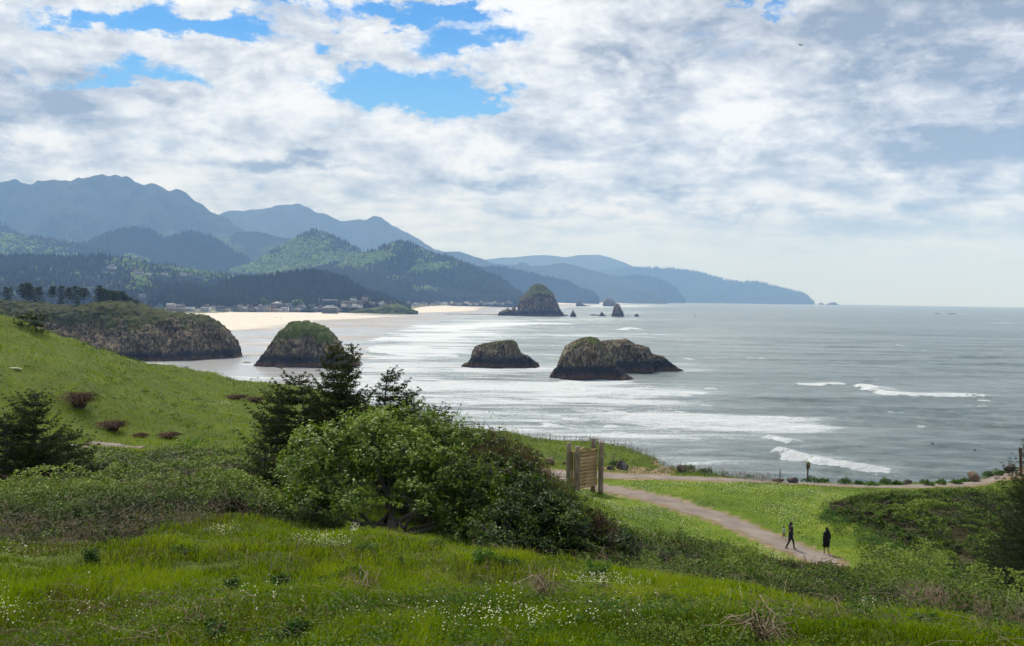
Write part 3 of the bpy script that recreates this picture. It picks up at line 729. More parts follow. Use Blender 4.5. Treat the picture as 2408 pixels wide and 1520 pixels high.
for b_ in [(980,830,140,40,.36),(900,870,120,50,.18),(1130,770,200,16,.36),(1060,790,120,20,.25),(1350,752,180,7,.4),(1250,925,330,22,.38,.02),(1100,960,200,50,.30),(1500,960,300,34,.45,.04),(1330,905,160,14,.35),(1200,990,220,24,.4,.03),
           (1750,1000,330,22,.42,.06),(1480,925,160,8,.3),(2050,1075,260,34,.42,.08),(2150,925,140,10,.3),(1950,1110,400,22,.3,.03),(1450,720,130,3.5,.7),(1500,735,120,4,.35),(1350,790,260,8,.2),
           (1400,1010,400,40,.22),(1290,860,260,20,.15),(1650,1060,300,60,.12),(1620,870,60,8,.35),(1180,870,90,10,.3),(2360,760,30,1.2,.6),(2230,738,60,.8,.6),(1400,890,110,10,.3), (800,900,120,40,.3)]:
    fblob(*b_)
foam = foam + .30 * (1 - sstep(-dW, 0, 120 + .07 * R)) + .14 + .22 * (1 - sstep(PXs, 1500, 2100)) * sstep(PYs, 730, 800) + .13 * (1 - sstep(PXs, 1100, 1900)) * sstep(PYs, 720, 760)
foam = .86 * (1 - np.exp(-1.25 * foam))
keep = (dW < 60)
F = gridF(NR, NA); F = F[keep.ravel()[F].any(1)]
sea = mk('sea', np.stack([X, Y, H + seaz(X, Y)], -1).reshape(-1, 3), F, M['sea'], smooth=True, attrs={'foam': foam.ravel(), 'breaker': BR.ravel()})
setp(sea, kind='structure')

# ------------------------------------------------------------------ hills and mountains
RIDGES = []
def ridge(name, sil, Yc, Y0, mat, amp, green=0.0, zb=5.0, n=460, m=90, depth=None, seed=0, greenblobs=(), conv=1.0, z0line=None):
    sil = np.asarray(sil, float); px = np.linspace(sil[0, 0], sil[-1, 0], n); py = np.interp(px, sil[:, 0], sil[:, 1])
    py = np.convolve(np.pad(py, 1, 'edge'), np.ones(3) / 3, 'valid') + .9 * fbm(px / 22, 0, seed=seed + 40)
    C = Pt(px, py, Yc)
    depth = depth or Yc * .35
    tf = np.linspace(0, 1, m); tb = np.linspace(0, 1, 14)[1:]
    rows = []
    for t in tf:      # front slope: from base line Y0 up to the crest
        Yr = Y0 + (Yc - Y0) * t
        xr = C[:, 0] * (Yr / Yc); zbr = zb + seaz(xr, Yr)
        prof = t ** 1.25 * (1 - .12 * sin(pi * t))
        rows.append(np.stack([xr, np.full(n, Yr), zbr + (C[:, 2] - zbr) * prof], 1))
    for t in tb:
        Yr = Yc + depth * t; rows.append(np.stack([C[:, 0] * (Yr / Yc), np.full(n, Yr), C[:, 2] - (C[:, 2] + 60) * t ** 1.3], 1))
    V = np.array(rows); mt = m + 13
    k_ = 1.0 / (Yc * .10)
    r1 = 1 - np.abs(fbm(V[..., 0] * k_ + .3 * V[..., 1] * k_, V[..., 1] * k_ * .45, o=5, seed=seed)) * 1.5
    tt_ = np.concatenate([tf, 1 + tb])[:, None]
    envl = np.sin(pi * np.clip(tt_, 0, 1)) ** .7
    ruv = fbm(V[..., 0] * k_ * 6, V[..., 1] * k_ * 6, o=3, seed=seed + 5)
    V[..., 2] += amp * envl * (r1 - .55) + amp * .10 * ruv * sstep(tt_, .02, .2)
    V[..., 1] += amp * .8 * envl * fbm(V[..., 0] * k_ * .8, V[..., 2] * k_, o=3, seed=seed + 9) * (Yc - Y0) / (Yc * .6)
    gb = np.full(V.shape[:2], green)
    P2 = proj(V)
    for (cx_, cy_, rx, ry, a) in greenblobs: gb = gb + a * np.exp(-(((P2[0] - cx_) / rx) ** 2 + ((P2[1] - cy_) / ry) ** 2))
    o = mk(name, V.reshape(-1, 3), gridF(mt, n), mat, smooth=True, attrs={'green': gb.ravel()})
    setp(o, kind='structure')
    RIDGES.append((V[:m], gb[:m], Yc)); return V, gb
ridge('hills', [(1000,640),(1130,613),(1180,607),(1250,602),(1330,604),(1380,599),(1410,599),(1450,612),(1500,632),(1560,655),(1640,690)], 17000, 13500, M['hill_far'], 90, seed=1)
ridge('hills', [(1300,690),(1380,645),(1450,634),(1500,631),(1560,633),(1600,637),(1650,645),(1700,657),(1740,666),(1780,664),(1820,676),(1860,686),(1890,694),(1902,702),(1908,709),(1914,716)], 15500, 14900, M['hill_far'], 60, seed=2, zb=-6)
ridge('hills', [(240,600),(380,530),(510,503),(560,498),(620,493),(670,485),(700,484),(740,494),(800,516),(850,516),(880,511),(920,531),(960,549),(1000,576),(1020,589),(1080,600),(1110,612),(1150,628),(1250,680)], 12500, 9500, M['hill_far'], 260, seed=3)
ridge('hills', [(1250,700),(1350,672),(1400,662),(1450,654),(1500,650),(1550,657),(1590,682),(1605,700),(1612,712)], 12000, 11500, M['hill_far'], 40, seed=4, zb=-4)
ridge('hills', [(880,640),(1020,592),(1080,592),(1120,606),(1160,619),(1190,625),(1215,625),(1222,617),(1238,617),(1246,625),(1290,622),(1320,617),(1350,622),(1400,637),(1450,649),(1500,669),(1540,690),(1570,708)], 10800, 8800, M['hill_far'], 70, seed=6, greenblobs=[(1290,660,60,12,.25),(1400,680,60,10,.25)])
ridge('hills', [(-500,372),(-200,402),(-60,408),(0,424),(60,430),(110,426),(150,424),(200,417),(258,418),(272,414),(290,415),(320,425),(370,432),(400,445),(440,462),(470,479),(520,511),(560,541),(620,577),(700,620),(780,660)], 9500, 6900, M['hill_far'], 300, seed=7, greenblobs=[(330,560,140,20,.25),(520,560,80,20,.45)])
ridge('hills', [(380,600),(480,562),(540,556),(560,546),(600,545),(640,552),(680,562),(760,600),(860,650)], 7600, 6600, M['hill_far'], 50, .10, seed=8, greenblobs=[(520,590,60,30,.5),(680,590,60,20,.4)])
ridge('hills', [(900,650),(1040,632),(1110,633),(1160,631),(1220,641),(1280,656),(1340,668),(1368,684),(1398,695),(1404,703),(1409,711)], 7300, 6900, M['hill_mid'], 30, -.1, seed=10, zb=2)
ridge('hills', [(-400,490),(-200,497),(0,527),(36,545),(60,560),(120,590)], 6800, 6200, M['hill_mid'], 20, -.3, seed=14)
ridge('hills', [(100,620),(150,592),(200,576),(260,549),(310,538),(350,542),(385,563),(420,557),(440,549),(460,548),(500,561),(545,590),(600,622),(680,660)], 6300, 5400, M['hill_mid'], 40, -.15, seed=11, greenblobs=[(270,600,60,10,.3)])
ridge('hills', [(-500,530),(-300,540),(0,553),(80,561),(150,573),(250,592),(350,612),(480,650)], 5600, 4700, M['hill_mid'], 40, .22, seed=12)
ridge('hills', [(440,680),(500,650),(560,634),(600,620),(650,592),(700,562),(740,545),(770,553),(800,568),(845,592),(880,612),(960,652),(1040,700)], 5500, 4500, M['hill_mid'], 40, -.05, seed=13, greenblobs=[(690,590,50,24,.55),(640,625,70,18,.5),(800,620,70,20,.35),(590,640,60,12,.4)])
ridge('hills', [(680,680),(740,640),(800,622),(850,605),(900,588),(935,575),(960,572),(1000,594),(1060,614),(1130,642),(1180,664),(1220,690),(1238,708)], 4700, 3700, M['hill_mid'], 40, -.05, seed=15, greenblobs=[(900,610,80,16,.4),(1010,640,60,14,.4),(860,640,60,10,.3),(1000,690,90,8,.3)])
ridge('hills', [(-700,596),(-300,604),(0,608),(60,604),(120,604),(170,609),(190,606),(240,604),(300,612),(370,627),(450,639),(520,648),(600,668),(700,705),(740,730)], 3500, 2000, M['hill_near'], 28, 0, seed=16, zb=6, greenblobs=[(300,625,60,14,.35),(330,650,120,12,.3),(30,680,50,20,.3)])
ridge('hills', [(380,735),(440,715),(480,700),(520,672),(560,657),(620,655),(690,643),(740,641),(780,649),(810,657),(850,684),(880,696),(905,700),(930,713),(965,727)], 2700, 2050, M['hill_near'], 16, -.1, seed=17, zb=6)
# ------------------------------------------------------------------ sea stacks and headland
def massif(name, sil, Yc, W, label, cat, mat, vtop=.55, vgrass=1.0, guano=0.0, n=150, mrow=64, amp=1.0, pa=3.0, pb=.75, seed=0, group=None, zb=-1.5, tp=3.0, fine=1.0, gz=(.35, .75), ext=None, flip=False):
    sil = np.asarray(sil, float)
    # resample along arc length so steep sides get columns
    seg = np.hypot(np.diff(sil[:, 0]), np.diff(sil[:, 1])); t = np.concatenate([[0], np.cumsum(seg)]); tt = np.linspace(0, t[-1], n)
    px = np.interp(tt, t, sil[:, 0]); py = np.interp(tt, t, sil[:, 1])
    C = Pt(px, py, Yc); x0 = C[:, 0]; top = C[:, 2]
    u = (x0 - x0[0]) / (x0[-1] - x0[0])
    Wd = W * np.clip(1 - np.abs(2 * u - 1) ** tp, 0, 1) ** .5
    if ext: Wd = W * np.interp(u, *ext)
    Wd = np.maximum(Wd, W * .02)
    v = np.concatenate([-np.linspace(1, 0, mrow) ** .8, np.linspace(0, 1, mrow // 2)[1:] ** .8])
    base = zb + seaz(x0.mean(), Yc)
    Hc = np.maximum(top - base, .05)
    pr = (1 - np.abs(v) ** pa) ** pb
    Z = base + Hc[None, :] * pr[:, None]
    Yv = Yc + v[:, None] * Wd[None, :]
    Xv = np.broadcast_to(x0[None, :], Z.shape) + 0 * Z
    sc = amp
    hr = Z - base
    up = pr[:, None] ** 1.0
    # crags: vertical ribs and ledges
    rib = fbm(Xv / (7 * sc), Yv / (7 * sc), Z / (22 * sc), o=5, seed=seed, g=.55)
    crack = -np.abs(fbm(Xv / (13 * sc), Yv / (13 * sc), Z / (45 * sc), o=2, seed=seed + 3)) ** .8
    fin = fbm(Xv / (1.6 * sc), Yv / (1.6 * sc), Z / (2.6 * sc), o=4, seed=seed + 6, g=.6)
    led = fbm(Xv / (14 * sc), Yv / (14 * sc), Z / (3 * sc), o=3, seed=seed + 8)
    side = sstep(np.abs(v), .25, .8)[:, None]
    Yv = Yv + (-1) * np.sign(-v[:, None] + 1e-6) * 0 + side * np.where(v[:, None] < 0, -1, 1) * (2.6 * sc * rib + 7.0 * sc * (crack + .3) + 1.0 * sc * fin * fine + 1.7 * sc * led)
    cen = x0.mean(); sx = np.sign(Xv - cen) * sstep(np.abs(2 * u - 1), .6, 1)[None, :]
    Xv = Xv + sx * (.6 * sc * rib + .4 * sc * fin * fine) * (hr > 1)
    Z = Z + (.8 * sc * fin * fine + .35 * sc * led * (1 - side)) * np.clip(hr / (3 * sc), 0, 1) - .25 * sc * np.clip(hr / 3, 0, 1)
    h = Z - (base - zb)
    Hm = Hc.max()
    gx_ = np.gradient(Z, axis=0); 
    vegm = sstep(h / Hm + .12 * rib, vtop - .15, vtop + .2) * vgrass
    gu = guano * sstep(h / Hm, gz[0] - .12, gz[0]) * (1 - sstep(h / Hm, gz[1], gz[1] + .15))
    V = np.stack([Xv, Yv, Z], -1)
    loc = np.array([cen, Yc, base - zb])
    F = gridF(len(v), n)
    if x0[-1] < x0[0]: F = F[:, ::-1]
    o = mk(name, (V - loc).reshape(-1, 3), F, mat, smooth=True, attrs={'h': h.ravel(), 'veg': vegm.ravel(), 'guano': np.broadcast_to(gu, h.shape).ravel()})
    o.location = loc
    setp(o, label, cat, group); return o, V, vegm
def depth_at(px, py): return float(onsea(px, py)[1])
# left headland
Yh = depth_at(560, 858) + 58
hl, HLV, HLg = massif('headland', [(-420,690),(-260,700),(-120,706),(0,706),(60,708),(110,716),(160,722),(200,719),(240,711),(280,708),(312,712),(330,722),(360,729),(400,737),(430,739),(462,739),(480,745),(505,758),(525,775),(540,790),(552,810),(562,838),(568,858)],
    Yh, 58, 'long dark rocky headland with scrubby green top reaching into the beach', 'headland', M['rock_head'], vtop=.50, vgrass=.95, n=420, mrow=120, amp=1.5, pa=3.0, pb=.85, seed=101, ext=([0, .8, .9, .96, 1], [1, 1, .8, .55, .1]))
# stacks
massif('sea_stack', [(599,862),(606,858),(616,848),(630,825),(645,800),(663,776),(682,759),(690,757),(702,757),(706,760),(712,756),(740,761),(768,772),(785,788),(796,808),(806,826),(822,838),(838,850),(850,862)],
    depth_at(720, 866) + 20, 21, 'rounded sea stack with mossy green crown standing on wet sand behind the spruce', 'sea stack', M['rock'], vtop=.55, vgrass=1.0, guano=.55, amp=1.0, seed=111, n=200, mrow=80, gz=(.3, .7))
massif('sea_stack', [(1085,860),(1092,855),(1102,852),(1108,842),(1111,826),(1117,815),(1135,809),(1160,804),(1190,800),(1208,801),(1216,808),(1221,822),(1226,832),(1240,836),(1250,844),(1260,853),(1268,860)],
    depth_at(1175, 866) + 12, 13, 'low flat topped sea rock with slanting crest alone in the surf', 'sea stack', M['rock'], vtop=.72, vgrass=.62, guano=1.0, amp=.7, seed=121, n=200, mrow=80, pa=3.5, pb=.6, gz=(.38, .62))
massif('sea_stack', [(1404,868),(1407,840),(1410,812),(1414,803),(1425,801),(1440,799),(1458,799),(1472,798),(1482,803),(1494,810),(1512,814),(1524,818),(1530,830),(1536,848),(1545,872)],
    depth_at(1480, 877) + 12, 15, 'craggy grey sea rock with dark cliffs behind the domed one', 'sea stack', M['rock'], vtop=.92, vgrass=.35, guano=.7, amp=.8, seed=141, n=190, mrow=80, pa=3.2, pb=.6, gz=(.4, .95))
massif('sea_stack', [(1520,872),(1524,846),(1530,832),(1545,835),(1560,838),(1568,844),(1576,853),(1586,860),(1598,867),(1609,872)],
    depth_at(1560, 874) + 5, 8, 'small dark rock trailing off the right end of the craggy rock', 'sea rock', M['rock'], vtop=1.2, vgrass=.1, guano=.1, amp=.6, seed=151, n=120, mrow=56, pa=2.6, pb=.7)
massif('sea_stack', [(1292,889),(1298,880),(1308,866),(1318,840),(1323,826),(1330,814),(1342,806),(1356,800),(1370,796),(1388,793),(1400,795),(1410,801),(1417,812),(1423,818),(1434,822),(1440,834),(1448,858),(1462,872),(1478,884),(1492,893)],
    depth_at(1400, 894) + 12, 14, 'domed sea rock with green cap and white streaked face nearest the viewpoint', 'sea stack', M['rock'], vtop=.78, vgrass=.95, guano=1.0, amp=.75, seed=131, n=220, mrow=90, pa=3.0, pb=.62, gz=(.42, .72))
massif('sea_stack', [(1210,743),(1215,738),(1218,728),(1220,712),(1223,703),(1229,696),(1238,687),(1248,675),(1257,668),(1264,666),(1270,667),(1280,672),(1290,680),(1299,687),(1304,697),(1308,708),(1313,718),(1317,728),(1321,736),(1328,743)],
    depth_at(1270, 744) + 45, 48, 'huge haystack shaped sea stack rising at the water edge of the far beach', 'sea stack', M['rock_big'], vtop=.62, vgrass=.75, guano=.12, amp=2.3, seed=161, n=200, mrow=80, pa=2.6, pb=.62)
massif('sea_stack', [(1171,741),(1175,735),(1182,730),(1190,727),(1194,724),(1198,728),(1203,729),(1206,722),(1210,722),(1214,730),(1221,741)],
    depth_at(1195, 743) + 16, 18, 'low double humped rock joined to the left foot of the haystack', 'sea rock', M['rock'], vtop=1.1, vgrass=.3, amp=1.8, seed=171, n=110, mrow=40)
needles = [([(1340,744),(1343,737),(1346,731),(1348,728),(1350,733),(1353,739),(1356,744)], 745, 8, 'slender pointed needle rock just right of the haystack'),
 ([(1437,744),(1440,738),(1442,726),(1445,718),(1449,714),(1454,714),(1458,719),(1461,728),(1465,734),(1468,744)], 745, 15, 'upright tooth shaped sea stack in front of the distant round one'),
 ([(1417,720),(1418,713),(1421,706),(1427,702),(1435,701),(1442,704),(1447,710),(1450,715),(1453,720)], 720.5, 30, 'round topped far sea stack behind the tooth shaped one'),
 ([(1354,720),(1355,713),(1358,708),(1362,706),(1367,710),(1371,716),(1380,719),(1388,720)], 720.5, 20, 'small hooked far rock between haystack and round stack'),
 ([(1405,743),(1411,740),(1414,734),(1417,735),(1420,740),(1426,743)], 743.5, 6, 'tiny spiked rock left of the tooth shaped stack'),
 ([(1386,741.5),(1392,739.5),(1400,739.5),(1406,741.5)], 742, 5, 'flat low reef rock between needle and spiked rock'),
 ([(1491,744),(1494,740),(1498,738),(1501,741),(1503,744)], 744.5, 6, 'small rock breaking the surf right of the tooth shaped stack'),
 ([(1472,743.5),(1476,742),(1481,743.5)], 743.8, 4, 'tiny low rock hugging the foot of the tooth shaped stack'),
 ([(1327,742),(1332,739.5),(1337,742)], 743, 5, 'tiny rock between haystack and needle'),
 ([(1632,746),(1635,743.5),(1638,746)], 746.2, 4, 'lone black rock far out in the open bay'),
 ([(569,853.5),(573,851.5),(582,851),(590,853),(594,854)], 855, 3, 'thin flat rock in shallow water between headland and mossy stack')]
for i, (sil, by, W_, lab) in enumerate(needles):
    massif('sea_rock', sil, depth_at(sil[0][0], by) + W_ * .8, W_, lab, 'sea rock', M['rock'] if by < 800 else M['rock'], vtop=1.2, vgrass=.1, amp=max(.4, W_ * .06), seed=200 + i * 7, n=60, mrow=26, tp=2.2, fine=.8, zb=-.6)
far = [([(1612,713),(1616,706.5),(1621,705),(1626,708),(1633,713)], 14500, 'small far stack at the foot of the blue rounded headland'),
 ([(1696,713.8),(1700,710),(1707,709.5),(1714,713.8)], 14500, 'low far rock off the long blue headland'),
 ([(1683,713.6),(1686,710.8),(1690,713.6)], 14500, 'tiniest far rock off the long blue headland'),
 ([(1924,716.6),(1928,712.5),(1933,712),(1938,716.6)], 15500, 'faint small rock just past the headland tip'),
 ([(1942,718.5),(1947,715),(1950,712.5),(1956,711.5),(1964,711),(1968,715),(1974,718.5)], 13500, 'flat topped rock island on the horizon past the headland tip')]
for i, (sil, Y_, lab) in enumerate(far):
    massif('sea_rock', sil, Y_, 60, lab, 'sea rock', M['rock_big'], vtop=1.3, vgrass=.1, amp=3.0, seed=300 + i * 5, n=60, mrow=24, tp=2.2, fine=.8, zb=-4)
for i, (cx_, cy_, w_) in enumerate([(2238, 739.0, 14), (2204, 738.6, 8)]):
    massif('sea_rock', [(cx_ - w_, cy_), (cx_ - w_ * .4, cy_ - 1.6), (cx_ + w_ * .5, cy_ - 1.6), (cx_ + w_, cy_)], depth_at(cx_, cy_), 12, ['long dark reef awash far out at the right', 'short dark reef awash left of the longer one'][i], 'reef', M['rock'], vtop=1.3, vgrass=0, amp=1.2, seed=330 + i, n=40, mrow=20, zb=-.5)
# reef of low black rocks running out to the haystack
mb = MB(); 
for i in range(70):
    p = onsea(1048 + i * 1.85, 740.2 + .6 * vnoise(i * .3, 0) , .3); r = RNG.uniform(2, 5); q = RNG.uniform(.5, 1.4)
    mb.rings(np.array([[p[0], p[1], p[2] - .8], [p[0], p[1], p[2] + q * .3], [p[0] + r * .1, p[1], p[2] + q]]), [r, r * .8, r * .3], [r, r * .7, r * .3], 7)
o = mb.build('rock_reef', M['boulder_dark'], smooth=False); setp(o, 'line of low dark reef rocks running from the beach to the haystack', kind='stuff')
# stones at the foot of the mossy stack
for i, (cx_, cy_, w_, h_) in enumerate([(700, 862, 20, 12), (612, 862, 14, 7), (660, 864, 12, 6)]):
    massif('sea_rock', [(cx_ - w_, cy_), (cx_ - w_ * .6, cy_ - h_ * .8), (cx_, cy_ - h_), (cx_ + w_ * .6, cy_ - h_ * .7), (cx_ + w_, cy_)], depth_at(cx_, cy_ + 2) + 2, 3.5,
           ['tan barnacled boulder leaning on the foot of the mossy stack', 'dark boulder off the left corner of the mossy stack', 'small brown stone in front of the mossy stack'][i], 'boulder', M['rock'], vtop=1.3, vgrass=0, amp=.35, seed=350 + i, n=50, mrow=24, zb=-.4)

# ------------------------------------------------------------------ far woods
def cone_trees(P, H, Rr, kind='c', seed=0, layers=3, seg=6, lean=0.0):
    """P (n,3) bases; returns merged verts/faces of n little conifers (stacked ragged skirts) or crowns"""
    n = len(P); rg = np.random.default_rng(seed)
    Vs, Fs, vs = [], [], []; off = 0
    th = np.arange(seg) * 2 * pi / seg
    for L in range(layers):
        a = L / layers; z0 = .08 + .86 * a; z1 = min(1.0, z0 + (1.25 / layers)) if L < layers - 1 else 1.0
        rad = (1 - a) ** .8
        ra = rg.uniform(.6, 1.25, (n, seg)) * Rr[:, None] * rad
        ph = rg.uniform(0, 6.28, n)[:, None] + th[None, :]
        X = P[:, None, 0] + ra * np.cos(ph); Y = P[:, None, 1] + ra * np.sin(ph)
        Z = P[:, None, 2] + H[:, None] * (z0 + rg.uniform(-.05, .05, (n, seg)))
        ring = np.stack([X, Y, Z], -1)
        tip = P.copy(); tip[:, 2] += H * z1; tip[:, 0] += lean * H * z1
        V = np.concatenate([ring, tip[:, None]], 1)   # n, seg+1
        base = off + np.arange(n)[:, None, None] * (seg + 1)
        j = np.arange(seg); f = np.stack([j, (j + 1) % seg, np.full(seg, seg)], 1)[None] + base
        Vs.append(V.reshape(-1, 3)); Fs.append(f.reshape(-1, 3)); off += n * (seg + 1)
        tone = rg.uniform(0, .8, n)[:, None]
        vs.append(np.concatenate([np.broadcast_to(tone * .8, (n, seg)), tone + .2], 1).ravel())
    return np.concatenate(Vs), np.concatenate(Fs), np.concatenate(vs)
ICO = None
def blob_trees(P, H, Rr, seed=0):
    import bmesh
    bm = bmesh.new(); bmesh.ops.create_icosphere(bm, subdivisions=2, radius=1.0); bm.verts.ensure_lookup_table()
    Vi = np.array([v.co[:] for v in bm.verts]); Fi = np.array([[v.index for v in f.verts] for f in bm.faces]); bm.free()
    n = len(P); rg = np.random.default_rng(seed); k = len(Vi)
    sc = 1 + rg.uniform(-.28, .22, (n, k))
    V = Vi[None] * sc[..., None]
    V = V * np.stack([Rr, Rr, H * .55], 1)[:, None, :] + (P + np.stack([0 * H, 0 * H, H * .5], 1))[:, None, :]
    F = Fi[None] + (np.arange(n) * k)[:, None, None]
    v = rg.uniform(0, .8, n)[:, None] + rg.uniform(-.15, .25, (n, k))
    return V.reshape(-1, 3), F.reshape(-1, 3), v.ravel()
def sample_ridge(idx, n, seed, tmin=.02, tmax=1.0, pxr=(-150, 2500)):
    V, gb, Yc = RIDGES[idx]; rg = np.random.default_rng(seed); m_, n_ = gb.shape
    # density ~ area of the slope, thinned to what the slope shows
    i = (tmin + (tmax - tmin) * rg.random(n) ** .9) * (m_ - 1.001); j = rg.random(n) * (n_ - 1.001)
    i0 = i.astype(int); j0 = j.astype(int); a = (i - i0)[:, None]; b = (j - j0)[:, None]
    P = (V[i0, j0] * (1 - a) + V[i0 + 1, j0] * a) * (1 - b) + (V[i0, j0 + 1] * (1 - a) + V[i0 + 1, j0 + 1] * a) * b
    gr = gb[i0, j0]; q = proj(P)
    k = (q[0] > pxr[0]) & (q[0] < pxr[1]); return P[k], gr[k], q[0][k], q[1][k]
HILL_HOUSES = [(261,634),(325,646),(349,647),(388,648),(429,650),(446,650),(472,654),(205,682),(238,688),(336,705)]
def woods(idx, n, seed, hh, rr_, name, tmin=.02, clear=(), seg=5, layers=2, gthr=.30, crest=500, pxr=(-150, 2500)):
    P, gr, qx, qy = sample_ridge(idx, n, seed, tmin, pxr=pxr)
    Pc, gc, cx2, cy2 = sample_ridge(idx, crest, seed + 1, .965, pxr=pxr)
    P = np.concatenate([P, Pc]); gr = np.concatenate([gr, gc]); qx = np.concatenate([qx, cx2]); qy = np.concatenate([qy, cy2])
    nz = fbm(P[:, 0] / 260, P[:, 1] / 500, P[:, 2] / 90, o=3, seed=seed)
    isb = (gr + .34 * nz + RNG.normal(0, .06, len(P))) > gthr - .05
    ok = np.ones(len(P), bool)
    for (hx, hy) in clear: ok &= ~((np.abs(qx - hx) < 11) & (qy > hy - 6) & (qy < hy + 13))
    P = P[ok]; isb = isb[ok]
    rg = np.random.default_rng(seed + 2)
    Hh = rg.uniform(*hh, len(P)) * rg.choice([1, 1, 1, .7, 1.25], len(P)); Rr = Hh * rg.uniform(*rr_, len(P))
    c = ~isb; P = P - np.array([0, 0, 1.0])
    V, F, v = cone_trees(P[c], Hh[c], Rr[c], seed=seed, layers=layers, seg=seg)
    setp(mk(name, V, F, M['needle_far'], attrs={'v': v}), kind='stuff')
    if isb.sum() > 3:
        V, F, v = blob_trees(P[isb], Hh[isb] * .62, Rr[isb] * 1.35, seed=seed)
        setp(mk('broadleaf_wood', V, F, M['broad_far'], attrs={'v': v}, smooth=False), kind='stuff')
NR_ = len(RIDGES)
woods(NR_ - 2, 15000, 401, (11, 19), (.20, .30), 'conifer_wood', clear=HILL_HOUSES, layers=3, crest=900, pxr=(-250, 800))
woods(NR_ - 1, 7000, 402, (9, 16), (.22, .32), 'conifer_wood', layers=3, crest=700, gthr=.36)
woods(NR_ - 3, 15000, 403, (17, 30), (.20, .30), 'conifer_wood', crest=700, gthr=.28)
woods(NR_ - 4, 14000, 404, (17, 30), (.20, .30), 'conifer_wood', crest=700, gthr=.22)
woods(NR_ - 5, 12000, 405, (18, 30), (.3, .45), 'conifer_wood', crest=500, gthr=.25)
woods(NR_ - 6, 14000, 406, (20, 32), (.20, .30), 'conifer_wood', crest=700, gthr=.35)
woods(NR_ - 7, 3000, 407, (20, 32), (.20, .30), 'conifer_wood', crest=300, gthr=.6)
woods(NR_ - 8, 9000, 408, (20, 34), (.22, .30), 'conifer_wood', crest=500, gthr=.5)
woods(1, 6000, 409, (28, 50), (.20, .3), 'conifer_wood', crest=900, gthr=.9, layers=2)
woods(3, 5000, 410, (25, 42), (.22, .3), 'conifer_wood', crest=500, gthr=.9, layers=2)
